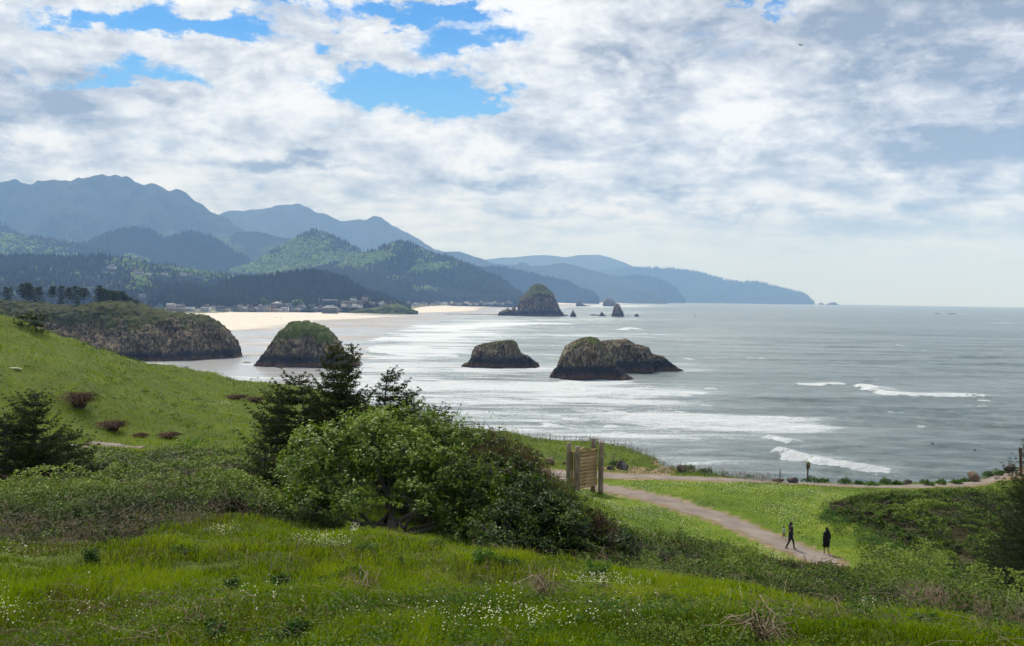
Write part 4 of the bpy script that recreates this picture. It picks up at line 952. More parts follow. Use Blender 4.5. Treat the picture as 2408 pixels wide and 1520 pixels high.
# ------------------------------------------------------------------ town
WALLC = {'grey': (.16, .165, .165), 'white': (.50, .50, .48), 'brown': (.12, .085, .065), 'tan': (.30, .25, .19), 'blue grey': (.14, .18, .21), 'cream': (.46, .42, .33), 'dark green': (.07, .10, .085)}
ROOFC = {'dark': (.045, .045, .05), 'brown': (.10, .07, .055), 'pale': (.36, .35, .34), 'grey': (.13, .13, .135)}
for k_, c_ in WALLC.items(): M['w' + k_] = simple('wall_' + k_.replace(' ', '_'), c_, .8, .15, .3, .1)
for k_, c_ in ROOFC.items(): M['r' + k_] = simple('roof_' + k_, c_, .85, .2, .5, .1)
M['pane'] = simple('window_glass', (.03, .035, .045), .15, .1, 1, 0, .6)
M['trim'] = simple('white_trim', (.60, .60, .58), .7, .05, 1, 0)
def house(loc, rz, W, Dp, Hh, style, wc, rc, label, group):
    """body W wide (x) by Dp deep, eaves at Hh; the front faces -y"""
    t = empty('house', loc, label, 'house', group, rz)
    b = MB(); b.box((0, 0, Hh / 2 - .5), (W / 2, Dp / 2, Hh / 2 + .5))
    if style == 'ell': b.box((W * .36, -Dp * .62, Hh * .36 - .5), (W * .2, Dp * .2, Hh * .36 + .5))
    r = MB(); ov = .5
    def gable(cx, cy_, w, d, z, rise, along):
        if along == 'x':
            p = [(-w, -d, 0), (w, -d, 0), (w, d, 0), (-w, d, 0), (-w, 0, rise), (w, 0, rise)]
            F4 = [(0, 1, 5, 4), (2, 3, 4, 5), (3, 2, 1, 0)]; F3 = [(0, 4, 3), (1, 2, 5)]
        else:
            p = [(-w, -d, 0), (w, -d, 0), (w, d, 0), (-w, d, 0), (0, -d, rise), (0, d, rise)]
            F4 = [(1, 2, 5, 4), (3, 0, 4, 5), (3, 2, 1, 0)]; F3 = [(0, 1, 4), (2, 3, 5)]
        p = np.array(p, float) + np.array([cx, cy_, z]); n0 = r.n
        r.add(p, F4); r.T.append(np.array(F3) + n0); r.mt.append(np.zeros(2, int))
    if style in ('gable', 'ell'): gable(0, 0, W / 2 + ov, Dp / 2 + ov, Hh, W * .26, 'y')
    if style == 'side': gable(0, 0, W / 2 + ov, Dp / 2 + ov, Hh, Dp * .30, 'x')
    if style == 'ell': gable(W * .36, -Dp * .62, W * .24, Dp * .26, Hh * .72, W * .1, 'y')
    if style == 'hip':
        w, d, rs = W / 2 + ov, Dp / 2 + ov, Dp * .28; k = max(w - d, .5)
        n0 = r.n; r.add(np.array([(-w, -d, Hh), (w, -d, Hh), (w, d, Hh), (-w, d, Hh), (-k, 0, Hh + rs), (k, 0, Hh + rs)]), [(0, 1, 5, 4), (2, 3, 4, 5), (3, 2, 1, 0)])
        r.T.append(np.array([(3, 0, 4), (1, 2, 5)]) + n0); r.mt.append(np.zeros(2, int))
    if style == 'flat': r.box((0, 0, Hh + .25), (W / 2 + ov, Dp / 2 + ov, .25))
    b.build('wall', M['w' + wc], t); ro = r.build('roof', M['r' + rc], t)
    if style != 'flat':
        c = MB(); c.box((W * .28, Dp * .1, Hh + W * .22), (.45, .45, W * .14)); c.build('chimney', M['wtan'], ro)
    nf = max(1, int(Hh / 3.1)); nw = max(2, int(W / 3.6))
    for f_ in range(nf if group != 'houses along the far beach' else 0):
        z = 1.7 + f_ * (Hh / nf)
        for k in range(nw):
            x = -W / 2 + W * (k + .5) / nw; yy = -Dp / 2 - .04
            if style == 'ell' and x > W * .14 and f_ == 0: yy = -Dp * .82 - .04
            mb = MB(); fr = MB(); mb.box((x, yy, z), (W / nw * .33, .05, .72)); fr.box((x, yy + .03, z), (W / nw * .38, .05, .86))
            fr.build('frame', M['trim'], mb.build('window', M['pane'], t))
    if nf > 1:
        d_ = MB(); d_.box((0, -Dp / 2 - .9, Hh / nf), (W / 2, .9, .12))
        for k in range(4): d_.box((-W / 2 + .2 + k * (W - .4) / 3, -Dp / 2 - 1.6, Hh / nf / 2), (.12, .12, Hh / nf / 2 - .15))
        d_.box((0, -Dp / 2 - 1.72, Hh / nf + .9), (W / 2, .05, .08)); d_.build('deck', M['trim'] if wc != 'white' else M['wtan'], t)
    return t
def hotel(loc, rz, W, Dp, floors, wc, rc, label, hip=False, bays=9):
    t = empty('hotel', loc, label, 'hotel', None, rz); H_ = floors * 3.0
    b = MB(); b.box((0, 0, H_ / 2 - 1), (W / 2, Dp / 2, H_ / 2 + 1)); b.build('wall', M['w' + wc], t)
    r = MB(); w, d = W / 2 + 1, Dp / 2 + 1; rs = Dp * (.30 if hip else .10); k = max(w - d * (1 if hip else .4), 1)
    r.box((0, 0, H_ + .15), (w - .01, d - .01, .15))
    n0 = r.n; r.add(np.array([(-w, -d, H_ + .3), (w, -d, H_ + .3), (w, d, H_ + .3), (-w, d, H_ + .3), (-k, 0, H_ + rs + .3), (k, 0, H_ + rs + .3)]), [(0, 1, 5, 4), (2, 3, 4, 5)])
    r.T.append(np.array([(3, 0, 4), (1, 2, 5)]) + n0); r.mt.append(np.zeros(2, int)); r.build('roof', M['r' + rc], t)
    for k in range(bays):
        x = -W / 2 + W * (k + .5) / bays
        for f_ in range(floors):
            g_ = MB(); s_ = MB(); z = f_ * 3.0 + 1.5; g_.box((x, -Dp / 2 - .05, z), (W / bays * .33, .06, 1.05))
            s_.box((x, -Dp / 2 - .8, z - 1.25), (W / bays * .40, .7, .12)); s_.box((x, -Dp / 2 - 1.45, z - .6), (W / bays * .40, .05, .10)); s_.box((x - W / bays * .38, -Dp / 2 - 1.42, z - .9), (.06, .06, .3))
            g_.build('window', M['pane'], t); s_.build('balcony', M['wtan'], t)
    return t
ORD = ['first','second','third','fourth','fifth','sixth','seventh','eighth','ninth','tenth','eleventh','twelfth','thirteenth','fourteenth','fifteenth','sixteenth','seventeenth','eighteenth','nineteenth','twentieth',
       'twenty-first','twenty-second','twenty-third','twenty-fourth','twenty-fifth','twenty-sixth','twenty-seventh','twenty-eighth','twenty-ninth','thirtieth','thirty-first','thirty-second','thirty-third','thirty-fourth','thirty-fifth','thirty-sixth']
STY = {'gable': 'gabled', 'side': 'long roofed', 'ell': 'winged', 'hip': 'hipped', 'flat': 'flat roofed'}
def place(px, py, Y): return Pt(px, py, Y)
rgt = random.Random(5)
def row(specs, group, where, Yf, wpx, jit=0.1):
    """specs: (px, base py, style, wall, roof, floors)"""
    for i, (px, py, st_, wc, rc, fl, wp) in enumerate(specs):
        p = Pt(px, py, Yf(px)); W = wp / FPX * p[1]; H_ = fl * 3.0 * wpx
        house(p, rgt.uniform(-jit, jit), W, W * rgt.uniform(.7, .9), H_, st_, wc, rc, f"{wc} {STY[st_]} house, {rc} roof, {ORD[i]} from left {where}", group)
# beachfront row above the dunes
sp = []; x = 404
cols = ['cream','tan','grey','white','brown','blue grey','grey','dark green','tan','grey','white','blue grey']
rfs = ['brown','pale','grey','dark','grey','pale','dark','grey','brown','dark']
sts = ['side','hip','ell','gable','gable','side','ell','gable','side','gable','flat','gable']
for i, (x, w_) in enumerate([(402,18),(421,26),(444,22),(484,20),(519,20),(534,13),(549,12),(560,13),(574,16),(590,13),(601,14),(614,15),(629,13),(642,15),(656,14),(670,17),(685,15),(699,16),(714,14),(727,15),(741,13),(751,12)]):
    sp.append((x, 733.5 - .004 * (x - 400) - (3.5 if i < 3 else 0) + rgt.uniform(-.5, .5), sts[(i * 5) % 12], cols[(i * 7 + 1) % 12], rfs[(i * 3 + 1) % 10], 2 if i % 3 else 3, w_))
row(sp, 'houses along the dunes', 'in the beachfront row', lambda x: 1790 + (x - 480) * 1.0, 1.0)
# second line behind
sp = []
for i, (x, y_, w_) in enumerate([(500,728,11),(565,725,12),(583,726,10),(612,725.5,10),(637,724,12),(652,722.5,26),(678,724,14),(708,723,14),(733,722,14),(810,721,13),(822,723,12),(834,722,12),(846,724,12)]):
    sp.append((x, y_, sts[(i * 7 + 2) % 12], cols[(i * 5 + 3) % 12], rfs[(i * 7) % 10], 2, w_))
row(sp, 'houses of the second line', 'in the second line', lambda x: 2030, 1.0)
# by the bluff
sp = []
for i, (x, y_, w_) in enumerate([(796,735,14),(877,720.5,12),(886,722,11),(898,719,14),(908,721,11),(917,719.5,12),(925,719,12),(831,709,14),(858,706.5,12)]):
    sp.append((x, y_, sts[(i * 5 + 1) % 12], cols[(i * 3 + 1) % 12], rfs[(i * 3 + 2) % 10], 2, w_))
row(sp, 'houses on the green bluff', 'by the green bluff', lambda x: 2110 if x != 796 else 2060, 1.0)
hotel(Pt(776, 719.5, 2170), -.12, 33, 15, 4, 'brown', 'grey', 'brown four storey hotel block under the dark wooded hill', bays=8)
hotel(Pt(849, 721.5, 2150), -.05, 42, 15, 4, 'tan', 'dark', 'longest tan hotel with rows of balconies right of the gabled ones', bays=10)
hotel(Pt(815, 720, 2190), .05, 24, 14, 3, 'brown', 'brown', 'middle brown hotel wing between the two larger blocks', bays=6)
hotel(Pt(776, 735.5, 1960), 0, 30, 17, 3, 'grey', 'grey', 'hip roofed grey hotel standing on the sand edge', hip=True, bays=7)
# far strip of the town beyond the bluff
sp = []; x = 936
for i in range(33):
    w_ = rgt.choice([6, 7, 8, 9, 11]); x += w_ * rgt.uniform(.75, 1.15)
    sp.append((x, 719.2 - (x - 940) * .0105 + rgt.uniform(-.6, .3) - (3.2 if i % 4 == 3 else 0), sts[(i * 5) % 12], ['grey','white','tan','cream','white','blue grey','brown'][(i * 3) % 7], rfs[(i * 7) % 10], 2, w_))
row(sp, 'houses along the far beach', 'in the far strip', lambda x: 3150 + (x - 940) * 1.5, 1.15)
# houses among the trees of the wooded hill
bv = RIDGES[NR_ - 2][0]; bp_ = proj(bv)
def on_ridge(idx, px, py):
    V = RIDGES[idx][0]; q = proj(V); d = (q[0] - px) ** 2 + ((q[1] - py) * 3) ** 2; k = np.unravel_index(np.argmin(d), d.shape); return V[k]
sp2 = [(261,634,'ell','white','grey',20,'white house with many windows, topmost on the wooded hill'), (325,646,'side','tan','brown',20,'large tan house with brown roof second from left on the hill'),
       (349,647,'flat','white','pale',12,'small house with bright pale roof beside the large tan one'), (388,648,'gable','white','dark',13,'white gabled house alone at the middle of the hillside row'),
       (429,650,'side','cream','grey',13,'cream house with grey roof beside two others on the hillside'), (446,650,'gable','grey','grey',11,'small grey gabled house between cream and blue grey ones'),
       (472,654,'ell','blue grey','dark',15,'blue grey winged house, rightmost on the hillside'), (205,682,'flat','grey','pale',14,'pale roof half hidden in trees low on the wooded hill'),
       (238,688,'flat','grey','pale',9,'little pale roof below the other hidden roof'), (336,705,'side','grey','grey',13,'grey roof alone among dark trees above the headland')]
for (px, py, st_, wc, rc, wp, lab) in sp2:
    p = on_ridge(NR_ - 2, px, py + 3); W = wp / FPX * p[1]
    house(p + np.array([0, 0, 4.0]), .1, W, W * .7, 8.5 if st_ != 'flat' else 5, st_, wc, rc, lab, None)
# flagpole
p = Pt(750.5, 720, 2150); t = empty('flagpole', p, 'flagpole left of the brown four storey hotel', 'flagpole')
b = MB(); b.tube([(0, 0, 0), (0, 0, 18)], .18, 6); b.build('pole', M['trim'], t)
b = MB(); b.box((1.0, 0, 16.6), (1.0, .05, 1.0)); b.build('flag', simple('flag_cloth', (.35, .12, .16), .8), t)
# green bluff under the town at its right end
V, vg = None, None
massif('bluff', [(812,735),(830,731),(850,728),(870,725),(895,721.5),(920,716),(935,715),(950,720),(965,726),(978,731),(983,732.5)], 2060, 45, 'green scrub bluff ending at the beach below the town', 'bluff', M['rock'], vtop=.0, vgrass=1.2, amp=2.0, seed=77, n=110, mrow=40, pa=2.2, pb=1.0)
# round green trees of the town
M['town_tree'] = foliage('town_tree_leaves', [(0, (.035, .07, .02)), (.5, (.07, .13, .03)), (1, (.13, .20, .05))], .1, .8, .3, .03)
for i, (px, py, w_, h_, lab) in enumerate([(618, 724, 34, 22, 'broad pale green tree above the middle of the beachfront row'), (655, 726, 24, 16, 'round green tree behind the long flat roof'), (704, 724, 36, 20, 'widest green tree left of the flagpole'), (686, 727, 14, 10, 'small green tree left of the widest one'),
        (395, 716, 12, 12, 'green tree above the cream houses at the headland edge'), (870, 707, 12, 9, 'green tree on the slope above the longest hotel')]):
    p = Pt(px, py, 2130); R_ = w_ / 2 / FPX * p[1]; Ht = h_ / FPX * p[1]
    t = empty('broadleaf_tree', p, lab, 'tree', 'round trees in the town')
    n_ = 16; a = np.array([[rgt.uniform(-.62, .62) * R_, rgt.uniform(-.5, .5) * R_, Ht * rgt.uniform(.25, .62)] for _ in range(n_)])
    V, F, v = blob_trees(a - np.array([0, 0, Ht * .15]), np.full(n_, Ht * .55), np.full(n_, R_ * .38), seed=i)
    mk('crown', V, F, M['town_tree'], t, {'v': v}); b = MB(); b.tube([(0, 0, -1), (0, 0, Ht * .4)], [.6, .4], 6); b.build('trunk', M['bark'], t)
# walkers on the beach
def stick_person(loc, h, rz, stride, label, cloth, group):
    t = empty('person', loc, label, 'person', group, rz); b = MB(); s_ = h / 1.75
    for sg in (-1, 1):
        b.tube(np.array([(sg * .10, sg * stride * .0, .85), (sg * .10, sg * stride * .5, .45), (sg * .11, sg * stride, .04), (sg * .11, sg * stride - .14, .02)]) * s_, np.array([.09, .07, .05, .04]) * s_, 6)
        b.tube(np.array([(sg * .19, 0, 1.40), (sg * .25, -sg * stride * .3, 1.12), (sg * .24, -sg * stride * .5, .86)]) * s_, np.array([.055, .045, .03]) * s_, 6)
    b.rings(np.array([(0, 0, .80), (0, 0, .95), (0, 0, 1.15), (0, 0, 1.38), (0, 0, 1.47), (0, 0, 1.52)]) * s_, np.array([.15, .17, .15, .20, .10, .06]) * s_, np.array([.11, .12, .10, .12, .08, .06]) * s_, 8)
    b.rings(np.array([(0, 0, 1.50), (0, 0, 1.56), (0, 0, 1.65), (0, 0, 1.73), (0, 0, 1.76)]) * s_, np.array([.05, .085, .10, .07, .02]) * s_, np.array([.05, .09, .105, .08, .02]) * s_, 8)
    b.build('body', cloth, t, smooth=True); return t
CL = {k: simple('cloth_' + k, c, .9, .1, 5, 0) for k, c in {'dark': (.02, .02, .025), 'navy': (.02, .03, .07), 'red': (.25, .03, .02), 'grey': (.12, .12, .13), 'white': (.5, .5, .5)}.items()}
for i, (px, c, lab) in enumerate([(570.5, 'dark', 'leftmost of the walkers between headland and mossy stack'), (573.5, 'navy', 'second walker from the left between headland and mossy stack'), (579.5, 'dark', 'tallest looking walker third from left near the headland'), (586.5, 'grey', 'walker in grey apart at the right of the group near headland')]):
    p = onsea(px, 842.5, .4); stick_person(p, 1.75, rgt.uniform(-1, 1), .22, lab, CL[c], 'walkers between headland and stack')
bx = [(608,745),(648,748),(652,748),(660,750.5),(634,743),(697,744.5),(704,747.5),(827,747.5),(834,746.5),(837,747),(841,747),(851,744.5),(895,743),(900,741.5),(904,741),(898,737),(910,738),(938,742),(946,739),(951,740),(958,738.5),(962,740),(966,738),(985,741),(992,741.5),(1001,739),(1008,741),(1017,738.5),(1023,740),(1033,737),(1042,741),(1052,738),(1058,737),(1066,738.5),(1072,737.5),(1079,737),(1085,737),(1108,738),(1124,739),(1142,740),(880,742.5),(1005,733),(1011,733.5),(1095,737.5),(1031,743)]
for i, (px, py) in enumerate(bx):
    p = onsea(px, py, 1.2); p[2] = p[2]
    stick_person(p, 1.8, rgt.uniform(-2, 2), .2, 'tiny dark figure walking on the long sandy beach', CL[rgt.choice(['dark', 'navy', 'dark', 'grey', 'red'])], 'tiny figures scattered over the long beach')
# ------------------------------------------------------------------ plant builders
def unit(a): return a / (np.linalg.norm(a, axis=-1, keepdims=True) + 1e-9)
def blades(P, H, W, rg, v, lean=.95, wind=(.08, .02)):
    """grass blades: P (n,3) roots"""
    n = len(P); a = rg.uniform(0, 2 * pi, n); d = np.stack([np.cos(a), np.sin(a), 0 * a], 1)
    ln = rg.uniform(.05, lean, n)[:, None]; b = rg.uniform(0, 2 * pi, n)
    side = np.stack([np.cos(b), np.sin(b), 0 * b], 1) * (W / 2)[:, None]
    wd = np.array([wind[0], wind[1], 0])
    h = H[:, None]; up = np.array([0, 0, 1.0])
    m1 = P + up * h * .55 + (d * ln * .35 + wd * .3) * h; tp = P + up * h * .97 + (d * ln + wd) * h
    V = np.stack([P - side - up * .02, P + side - up * .02, m1 + side * .75, m1 - side * .75, tp], 1)
    o = np.arange(n)[:, None, None] * 5
    F = np.array([[0, 1, 2], [0, 2, 3], [3, 2, 4]])[None] + o
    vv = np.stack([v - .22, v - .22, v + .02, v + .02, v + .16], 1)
    return V.reshape(-1, 3), F.reshape(-1, 3), vv.ravel()
def leaves(C, L, nrm, rg, v, wr=.62, droop=.3):
    """folded leaves: C centres, L lengths, nrm preferred normals"""
    n = len(C); t = unit(rg.normal(size=(n, 3))); nn = unit(nrm + .55 * rg.normal(size=(n, 3)))
    t = unit(t - nn * (t * nn).sum(1, keepdims=True)); s_ = np.cross(nn, t)
    l = L[:, None]; w = l * wr * .5
    V = np.stack([C - t * l * .5, C + s_ * w + nn * w * .25, C + t * l * .5 - nn * l * .12 * droop, C - s_ * w + nn * w * .25], 1)
    F = np.array([[0, 1, 2], [0, 2, 3]])[None] + (np.arange(n) * 4)[:, None, None]
    return V.reshape(-1, 3), F.reshape(-1, 3), np.repeat(v, 4)
def canes(P, Ln, rg, v, rad=.008, arch=.7, seg=6, hz=.5):
    """arching canes as thin three-sided tubes"""
    n = len(P); a = rg.uniform(0, 2 * pi, n); d = np.stack([np.cos(a), np.sin(a), 0 * a], 1) * rg.uniform(.3, 1, n)[:, None] * hz * 2
    t = np.linspace(0, 1, seg)[None, :, None]; L = Ln[:, None, None]
    wob = rg.normal(0, .05, (n, seg, 3)) * L; wob[:, 0] = 0
    c = P[:, None] + d[:, None] * L * t ** 1.2 + np.array([0, 0, 1.0]) * L * arch * (1.9 * t - 1.55 * t ** 2) + wob
    th = np.array([0, 2.094, 4.189]); r = np.broadcast_to(np.asarray(rad, float), (n,))[:, None, None, None] * (1 - .6 * t[..., None])
    sd = np.stack([-np.sin(a), np.cos(a), 0 * a], 1)
    V = c[:, :, None] + r * (np.cos(th)[None, None, :, None] * sd[:, None, None] + np.sin(th)[None, None, :, None] * np.array([0, 0, 1.0]))
    i = np.arange(seg - 1)[:, None] * 3; j = np.arange(3)[None]; j2 = (j + 1) % 3
    F = np.stack([i + j, i + j2, i + 3 + j2, i + 3 + j], -1).reshape(-1, 4)[None] + (np.arange(n) * seg * 3)[:, None, None]
    return V.reshape(-1, 3), F.reshape(-1, 4), np.repeat(v, seg * 3)
class Acc:
    def __init__(s): s.V = []; s.T = []; s.Q = []; s.v = []; s.n = 0; s.mt = []; s.mq = []
    def add(s, r, mi=0):
        V, F, v = r; s.V.append(V); (s.T if F.shape[1] == 3 else s.Q).append(F + s.n); (s.mt if F.shape[1] == 3 else s.mq).append(np.full(len(F), mi)); s.v.append(v); s.n += len(V)
    def build(s, name, mats, parent=None, loc=None):
        V = np.concatenate(s.V); 
        if loc is not None: V = V - np.asarray(loc)
        Fs, mi = [], []
        if s.T: Fs.append(np.concatenate(s.T)); mi.append(np.concatenate(s.mt))
        if s.Q: Fs.append(np.concatenate(s.Q)); mi.append(np.concatenate(s.mq))
        return mk(name, V, Fs, mats, parent, {'v': np.concatenate(s.v)}, False, np.concatenate(mi))

# ------------------------------------------------------------------ thickets of bramble
def px_of(x, y): return CX + FPX * x / y      # close enough for plan look-ups
THK = {
 'left': dict(near=([-150,-50,150,300,600,700,760],[20,19.5,19,20,25,27,28],[1310,1302,1292,1266,1244,1246,1250]), far=([-150,250,640,760],[58,60,61,58],[1085,1060,1064,1070])),
 'gully': dict(near=([1330,1450,1600,1800,2000,2150,2300,2500],[21,20.6,20.4,19.4,18.4,17.3,16.2,15.2],[1352,1366,1388,1412,1442,1466,1492,1520]), far=([1330,1480,1600,1700,1800,1950,2050,2250,2408,2500],[46,54,53,51,50,49,46,40,37,36],[1219,1249,1266,1289,1311,1330,1350,1404,1440,1450])),
 'right': dict(near=([1950,2050,2200,2400,2560],[71,65,57,54,54],[1208,1252,1322,1366,1380]), far=([1950,2100,2250,2330,2408,2560],[74,76,77,77,75,74],[1186,1170,1162,1150,1122,1108])),
}
def thicket(key, label_, n, ncane, seed, lsz, bulge, lum=.5, dead=.5):
    th = THK[key]; rg = np.random.default_rng(seed); nx, nY, npy = th['near']; fx, fY, fpy = th['far']
    px = rg.uniform(nx[0], nx[-1], n); a = rg.random(n) ** 1.0
    Yn = np.interp(px, nx, nY); Yf = np.interp(px, fx, fY); pn = np.interp(px, nx, npy); pf = np.interp(px, fx, fpy)
    # uniform up the visible face
    t = a; py = pn + (pf - pn) * t; iY = 1 / Yn + (1 / Yf - 1 / Yn) * t; Y = 1 / iY
    C = Pt(px, py, Y)
    g = G(C[:, 0], C[:, 1])
    edge = np.minimum(1, np.minimum(t, 1 - t) * 7) * np.clip(np.minimum(px - nx[0], nx[-1] - px) / 70, 0, 1)
    lumps = fbm(C[:, 0] / 1.5, C[:, 1] / 1.7, o=3, seed=seed) * .50 + fbm(C[:, 0] / 4.5, C[:, 1] / 5, o=2, seed=seed + 1) * .35
    top = np.maximum(C[:, 2] + bulge * edge * 0, g + .35) + lumps * (.4 + .6 * edge) 
    lumps = lumps * (np.where(px > 2020, 2.0, np.where(px > 1780, .75, 1.5)) if key == 'gully' else 1.0); top = g + np.maximum(C[:, 2] - g, .35) + lumps * (.4 + .6 * edge); top = np.where(t < .12, g + (top - g) * (.35 + t / .12 * .65), top)
    if key == 'right': top = g + (.05 + .45 * edge + lumps * .95 * np.clip((1 - t) * 3, .1, 1) * np.clip(t * 6, .2, 1))
    if key == 'left': top = g + (.25 + .65 * edge + lumps * .75)
    dpt = rg.exponential(.16, n) + rg.uniform(0, .06, n); z = np.maximum(top - dpt, g + .02)
    P = np.stack([C[:, 0] + rg.normal(0, .05, n), C[:, 1] + rg.normal(0, .05, n), z], 1)
    cl = vnoise(P[:, 0] / .35, P[:, 1] / .4, z / .3, seed=seed + 4)
    big = fbm(P[:, 0] / 3.2, P[:, 1] / 4.2, o=3, seed=seed + 8)
    keep = (cl > -.30) & (big < dead + .35 * rg.normal(size=n)) & (t > .10 * (1 + 1.3 * vnoise(px / 26, 0, seed=seed)) * rg.random(n)) & (vnoise(P[:, 0] / .9, P[:, 1] / 1.1, z / .8, seed=seed + 20) > -.45)
    v = np.clip(lum + .22 * cl - 1.3 * dpt - .22 * big + .45 * lumps + rg.normal(0, .12, n), 0, 1)  # inner shade painted in: leaves deeper in the thicket get darker colour
    acc = Acc(); nr = np.tile([0, -.25, 1.0], (n, 1))
    L = rg.uniform(.6, 1.35, n) * lsz * np.clip(P[:, 1] / 30, .75, 1.8)
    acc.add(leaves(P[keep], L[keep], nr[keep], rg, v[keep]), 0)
    q = rg.choice(n, ncane); Pc = P[q].copy(); Pc[:, 2] = np.maximum(Pc[:, 2] - rg.uniform(.15, .5, ncane), G(Pc[:, 0], Pc[:, 1]))
    w_ = (big[q] > -.25) | (rg.random(ncane) < .35)
    acc.add(canes(Pc[w_], rg.uniform(.5, 1.5, w_.sum()), rg, rg.uniform(.1, 1, w_.sum()) ** 1.3, rad=.0055 * np.clip(Pc[w_, 1] / 28, .8, 2.0)), 1)
    o = acc.build('bramble_thicket', [M['bramble'], M['cane']]); setp(o, label_, kind='stuff')
    return px, Y, top
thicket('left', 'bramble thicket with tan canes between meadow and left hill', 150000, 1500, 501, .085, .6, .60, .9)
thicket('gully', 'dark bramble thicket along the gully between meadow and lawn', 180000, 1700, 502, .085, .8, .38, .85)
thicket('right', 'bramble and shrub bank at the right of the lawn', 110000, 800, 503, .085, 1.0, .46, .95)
def in_thicket(x, y, pad=0.0):
    r = np.zeros(np.shape(x), bool); px = px_of(x, np.maximum(y, .1))
    for th in THK.values():
        nx, nY, _ = th['near']; fx, fY, _ = th['far']
        r |= (px > nx[0] + 15) & (px < nx[-1]) & (y > np.interp(px, nx, nY) + .6 + pad) & (y < np.interp(px, fx, fY) - .8 - pad)
    return r
# shade the soil beneath the thickets (bare earth there)
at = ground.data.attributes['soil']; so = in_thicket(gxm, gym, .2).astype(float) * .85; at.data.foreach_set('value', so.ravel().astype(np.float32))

# ------------------------------------------------------------------ grass and herbs
def scatter(n, r0, r1, seed, az=(-31.5, 31.5)):
    rg = np.random.default_rng(seed); a = np.radians(rg.uniform(*az, n)); r = r0 * (r1 / r0) ** rg.random(n)
    return r * np.sin(a), r * np.cos(a), r, rg
x, y, r, rg = scatter(860000, 5.0, 112.0, 601, (-40, 40))
keep = path_clear(x, y, -.22 + .2 * vnoise(x * 1.5, y * 1.5, seed=3)) & ~(in_thicket(x, y) & (rg.random(len(x)) < .93))
inl = inpoly(x, y, LAWN); keep &= ~(inl & (rg.random(len(x)) < .25))
Red = np.interp(np.arctan2(x, y), E_az, E_r); keep &= r < Red + 2.5
x, y, r, inl = x[keep], y[keep], r[keep], inl[keep]; n = len(x)
pt = fbm(x / 1.3, y / 1.6, o=3, seed=61); pb_ = fbm(x / 5, y / 7, o=3, seed=62); tuft = vnoise(x / .35, y / .4, seed=63)
H = np.clip(.095 + .055 * pt + .055 * tuft, .03, .5) * rg.uniform(.4, 1.7, n)
H = np.where(r > 50, H * 1.25, H); H = np.where(inl, .075 * rg.uniform(.4, 1.6, n), H)
pdist = np.minimum(dist_to_line(x, y, upper_path), dist_to_line(x, y, lower_path)); H = np.where((pdist < 2.2) & (r > 50), H * .35, H)
W = (.0045 + .00042 * r) * rg.uniform(.7, 1.4, n); W = np.where(inl, W * 1.3, W)
v = np.clip(.56 + .16 * pt + .16 * pb_ + .14 * tuft + rg.normal(0, .17, n), .13, 1)
dry = (fbm(x / 2.2, y / 2.8, o=3, seed=66) > .35) & (r < 30) & (rg.random(n) < .35); v = np.where(dry, rg.uniform(.0, .12, n), v)
v = np.where(inl, np.clip(.50 + .16 * pb_ + .14 * pt + rg.normal(0, .14, n), .14, 1), v)
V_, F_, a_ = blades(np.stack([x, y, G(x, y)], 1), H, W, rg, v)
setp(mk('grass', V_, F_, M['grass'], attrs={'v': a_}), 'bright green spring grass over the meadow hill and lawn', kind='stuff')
x, y, r, rg = scatter(115000, 5.0, 60, 605, (-40, 40)); keep = path_clear(x, y, .1) & ~in_thicket(x, y, .3) & ~inpoly(x, y, LAWN) & (fbm(x / 1.8, y / 2.4, o=3, seed=67) > rg.uniform(-.9, .5, len(x)))
x, y, r = x[keep], y[keep], r[keep]; n = len(x); P_ = np.stack([x, y, G(x, y) + rg.uniform(.02, .20, n)], 1)
V_, F_, a_ = leaves(P_, (.014 + .0011 * r) * rg.uniform(.6, 1.5, n), np.tile([0, -.3, 1.0], (n, 1)), rg, np.clip(.6 + rg.normal(0, .25, n), 0, 1), .6)
setp(mk('ground_cover', V_, F_, M['bramble'], attrs={'v': a_}), 'small round leaved ground cover between the grass blades', kind='stuff')
# broad leaved herbs (many small clumps in the grass)
def herb_clump(c, R_, nl, rg, hh=.25, lsz=.09, lum=.5):
    a = rg.uniform(0, 2 * pi, nl); q = R_ * np.sqrt(rg.random(nl)); P = np.stack([c[0] + q * np.cos(a), c[1] + q * np.sin(a), c[2] + hh * (1 - (q / R_) ** 2 * .6) * rg.uniform(.5, 1.1, nl)], 1)
    nr = np.stack([np.cos(a) * .5, np.sin(a) * .5 - .2, np.ones(nl)], 1)
    return leaves(P, lsz * rg.uniform(.6, 1.4, nl), nr, rg, np.clip(lum + rg.normal(0, .2, nl), 0, 1), .5)
x, y, r, rg = scatter(8200, 7, 104, 611)
den = fbm(x / 7, y / 9, o=3, seed=68) + .35 * (r > 60); keep = path_clear(x, y, .6) & ~in_thicket(x, y) & ~inpoly(x, y, LAWN) & (den > rg.uniform(-.5, .9, len(x))) & (r < np.interp(np.arctan2(x, y), E_az, E_r) + 1)
x, y, r = x[keep], y[keep], r[keep]; z = G(x, y); acc = Acc()
for i in range(len(x)):
    s_ = np.clip(r[i] / 30, .55, 2.2) * (1.5 if r[i] > 60 else 1); acc.add(herb_clump((x[i], y[i], z[i]), rg.uniform(.12, .32) * s_ ** .7, int(rg.uniform(14, 40)), rg, rg.uniform(.16, .34) * s_ ** .3, .045 * s_, rg.uniform(.25, .9)))
setp(acc.build('meadow_herbs', M['herb']), 'darker broad leaved herbs growing through the grass', kind='stuff')
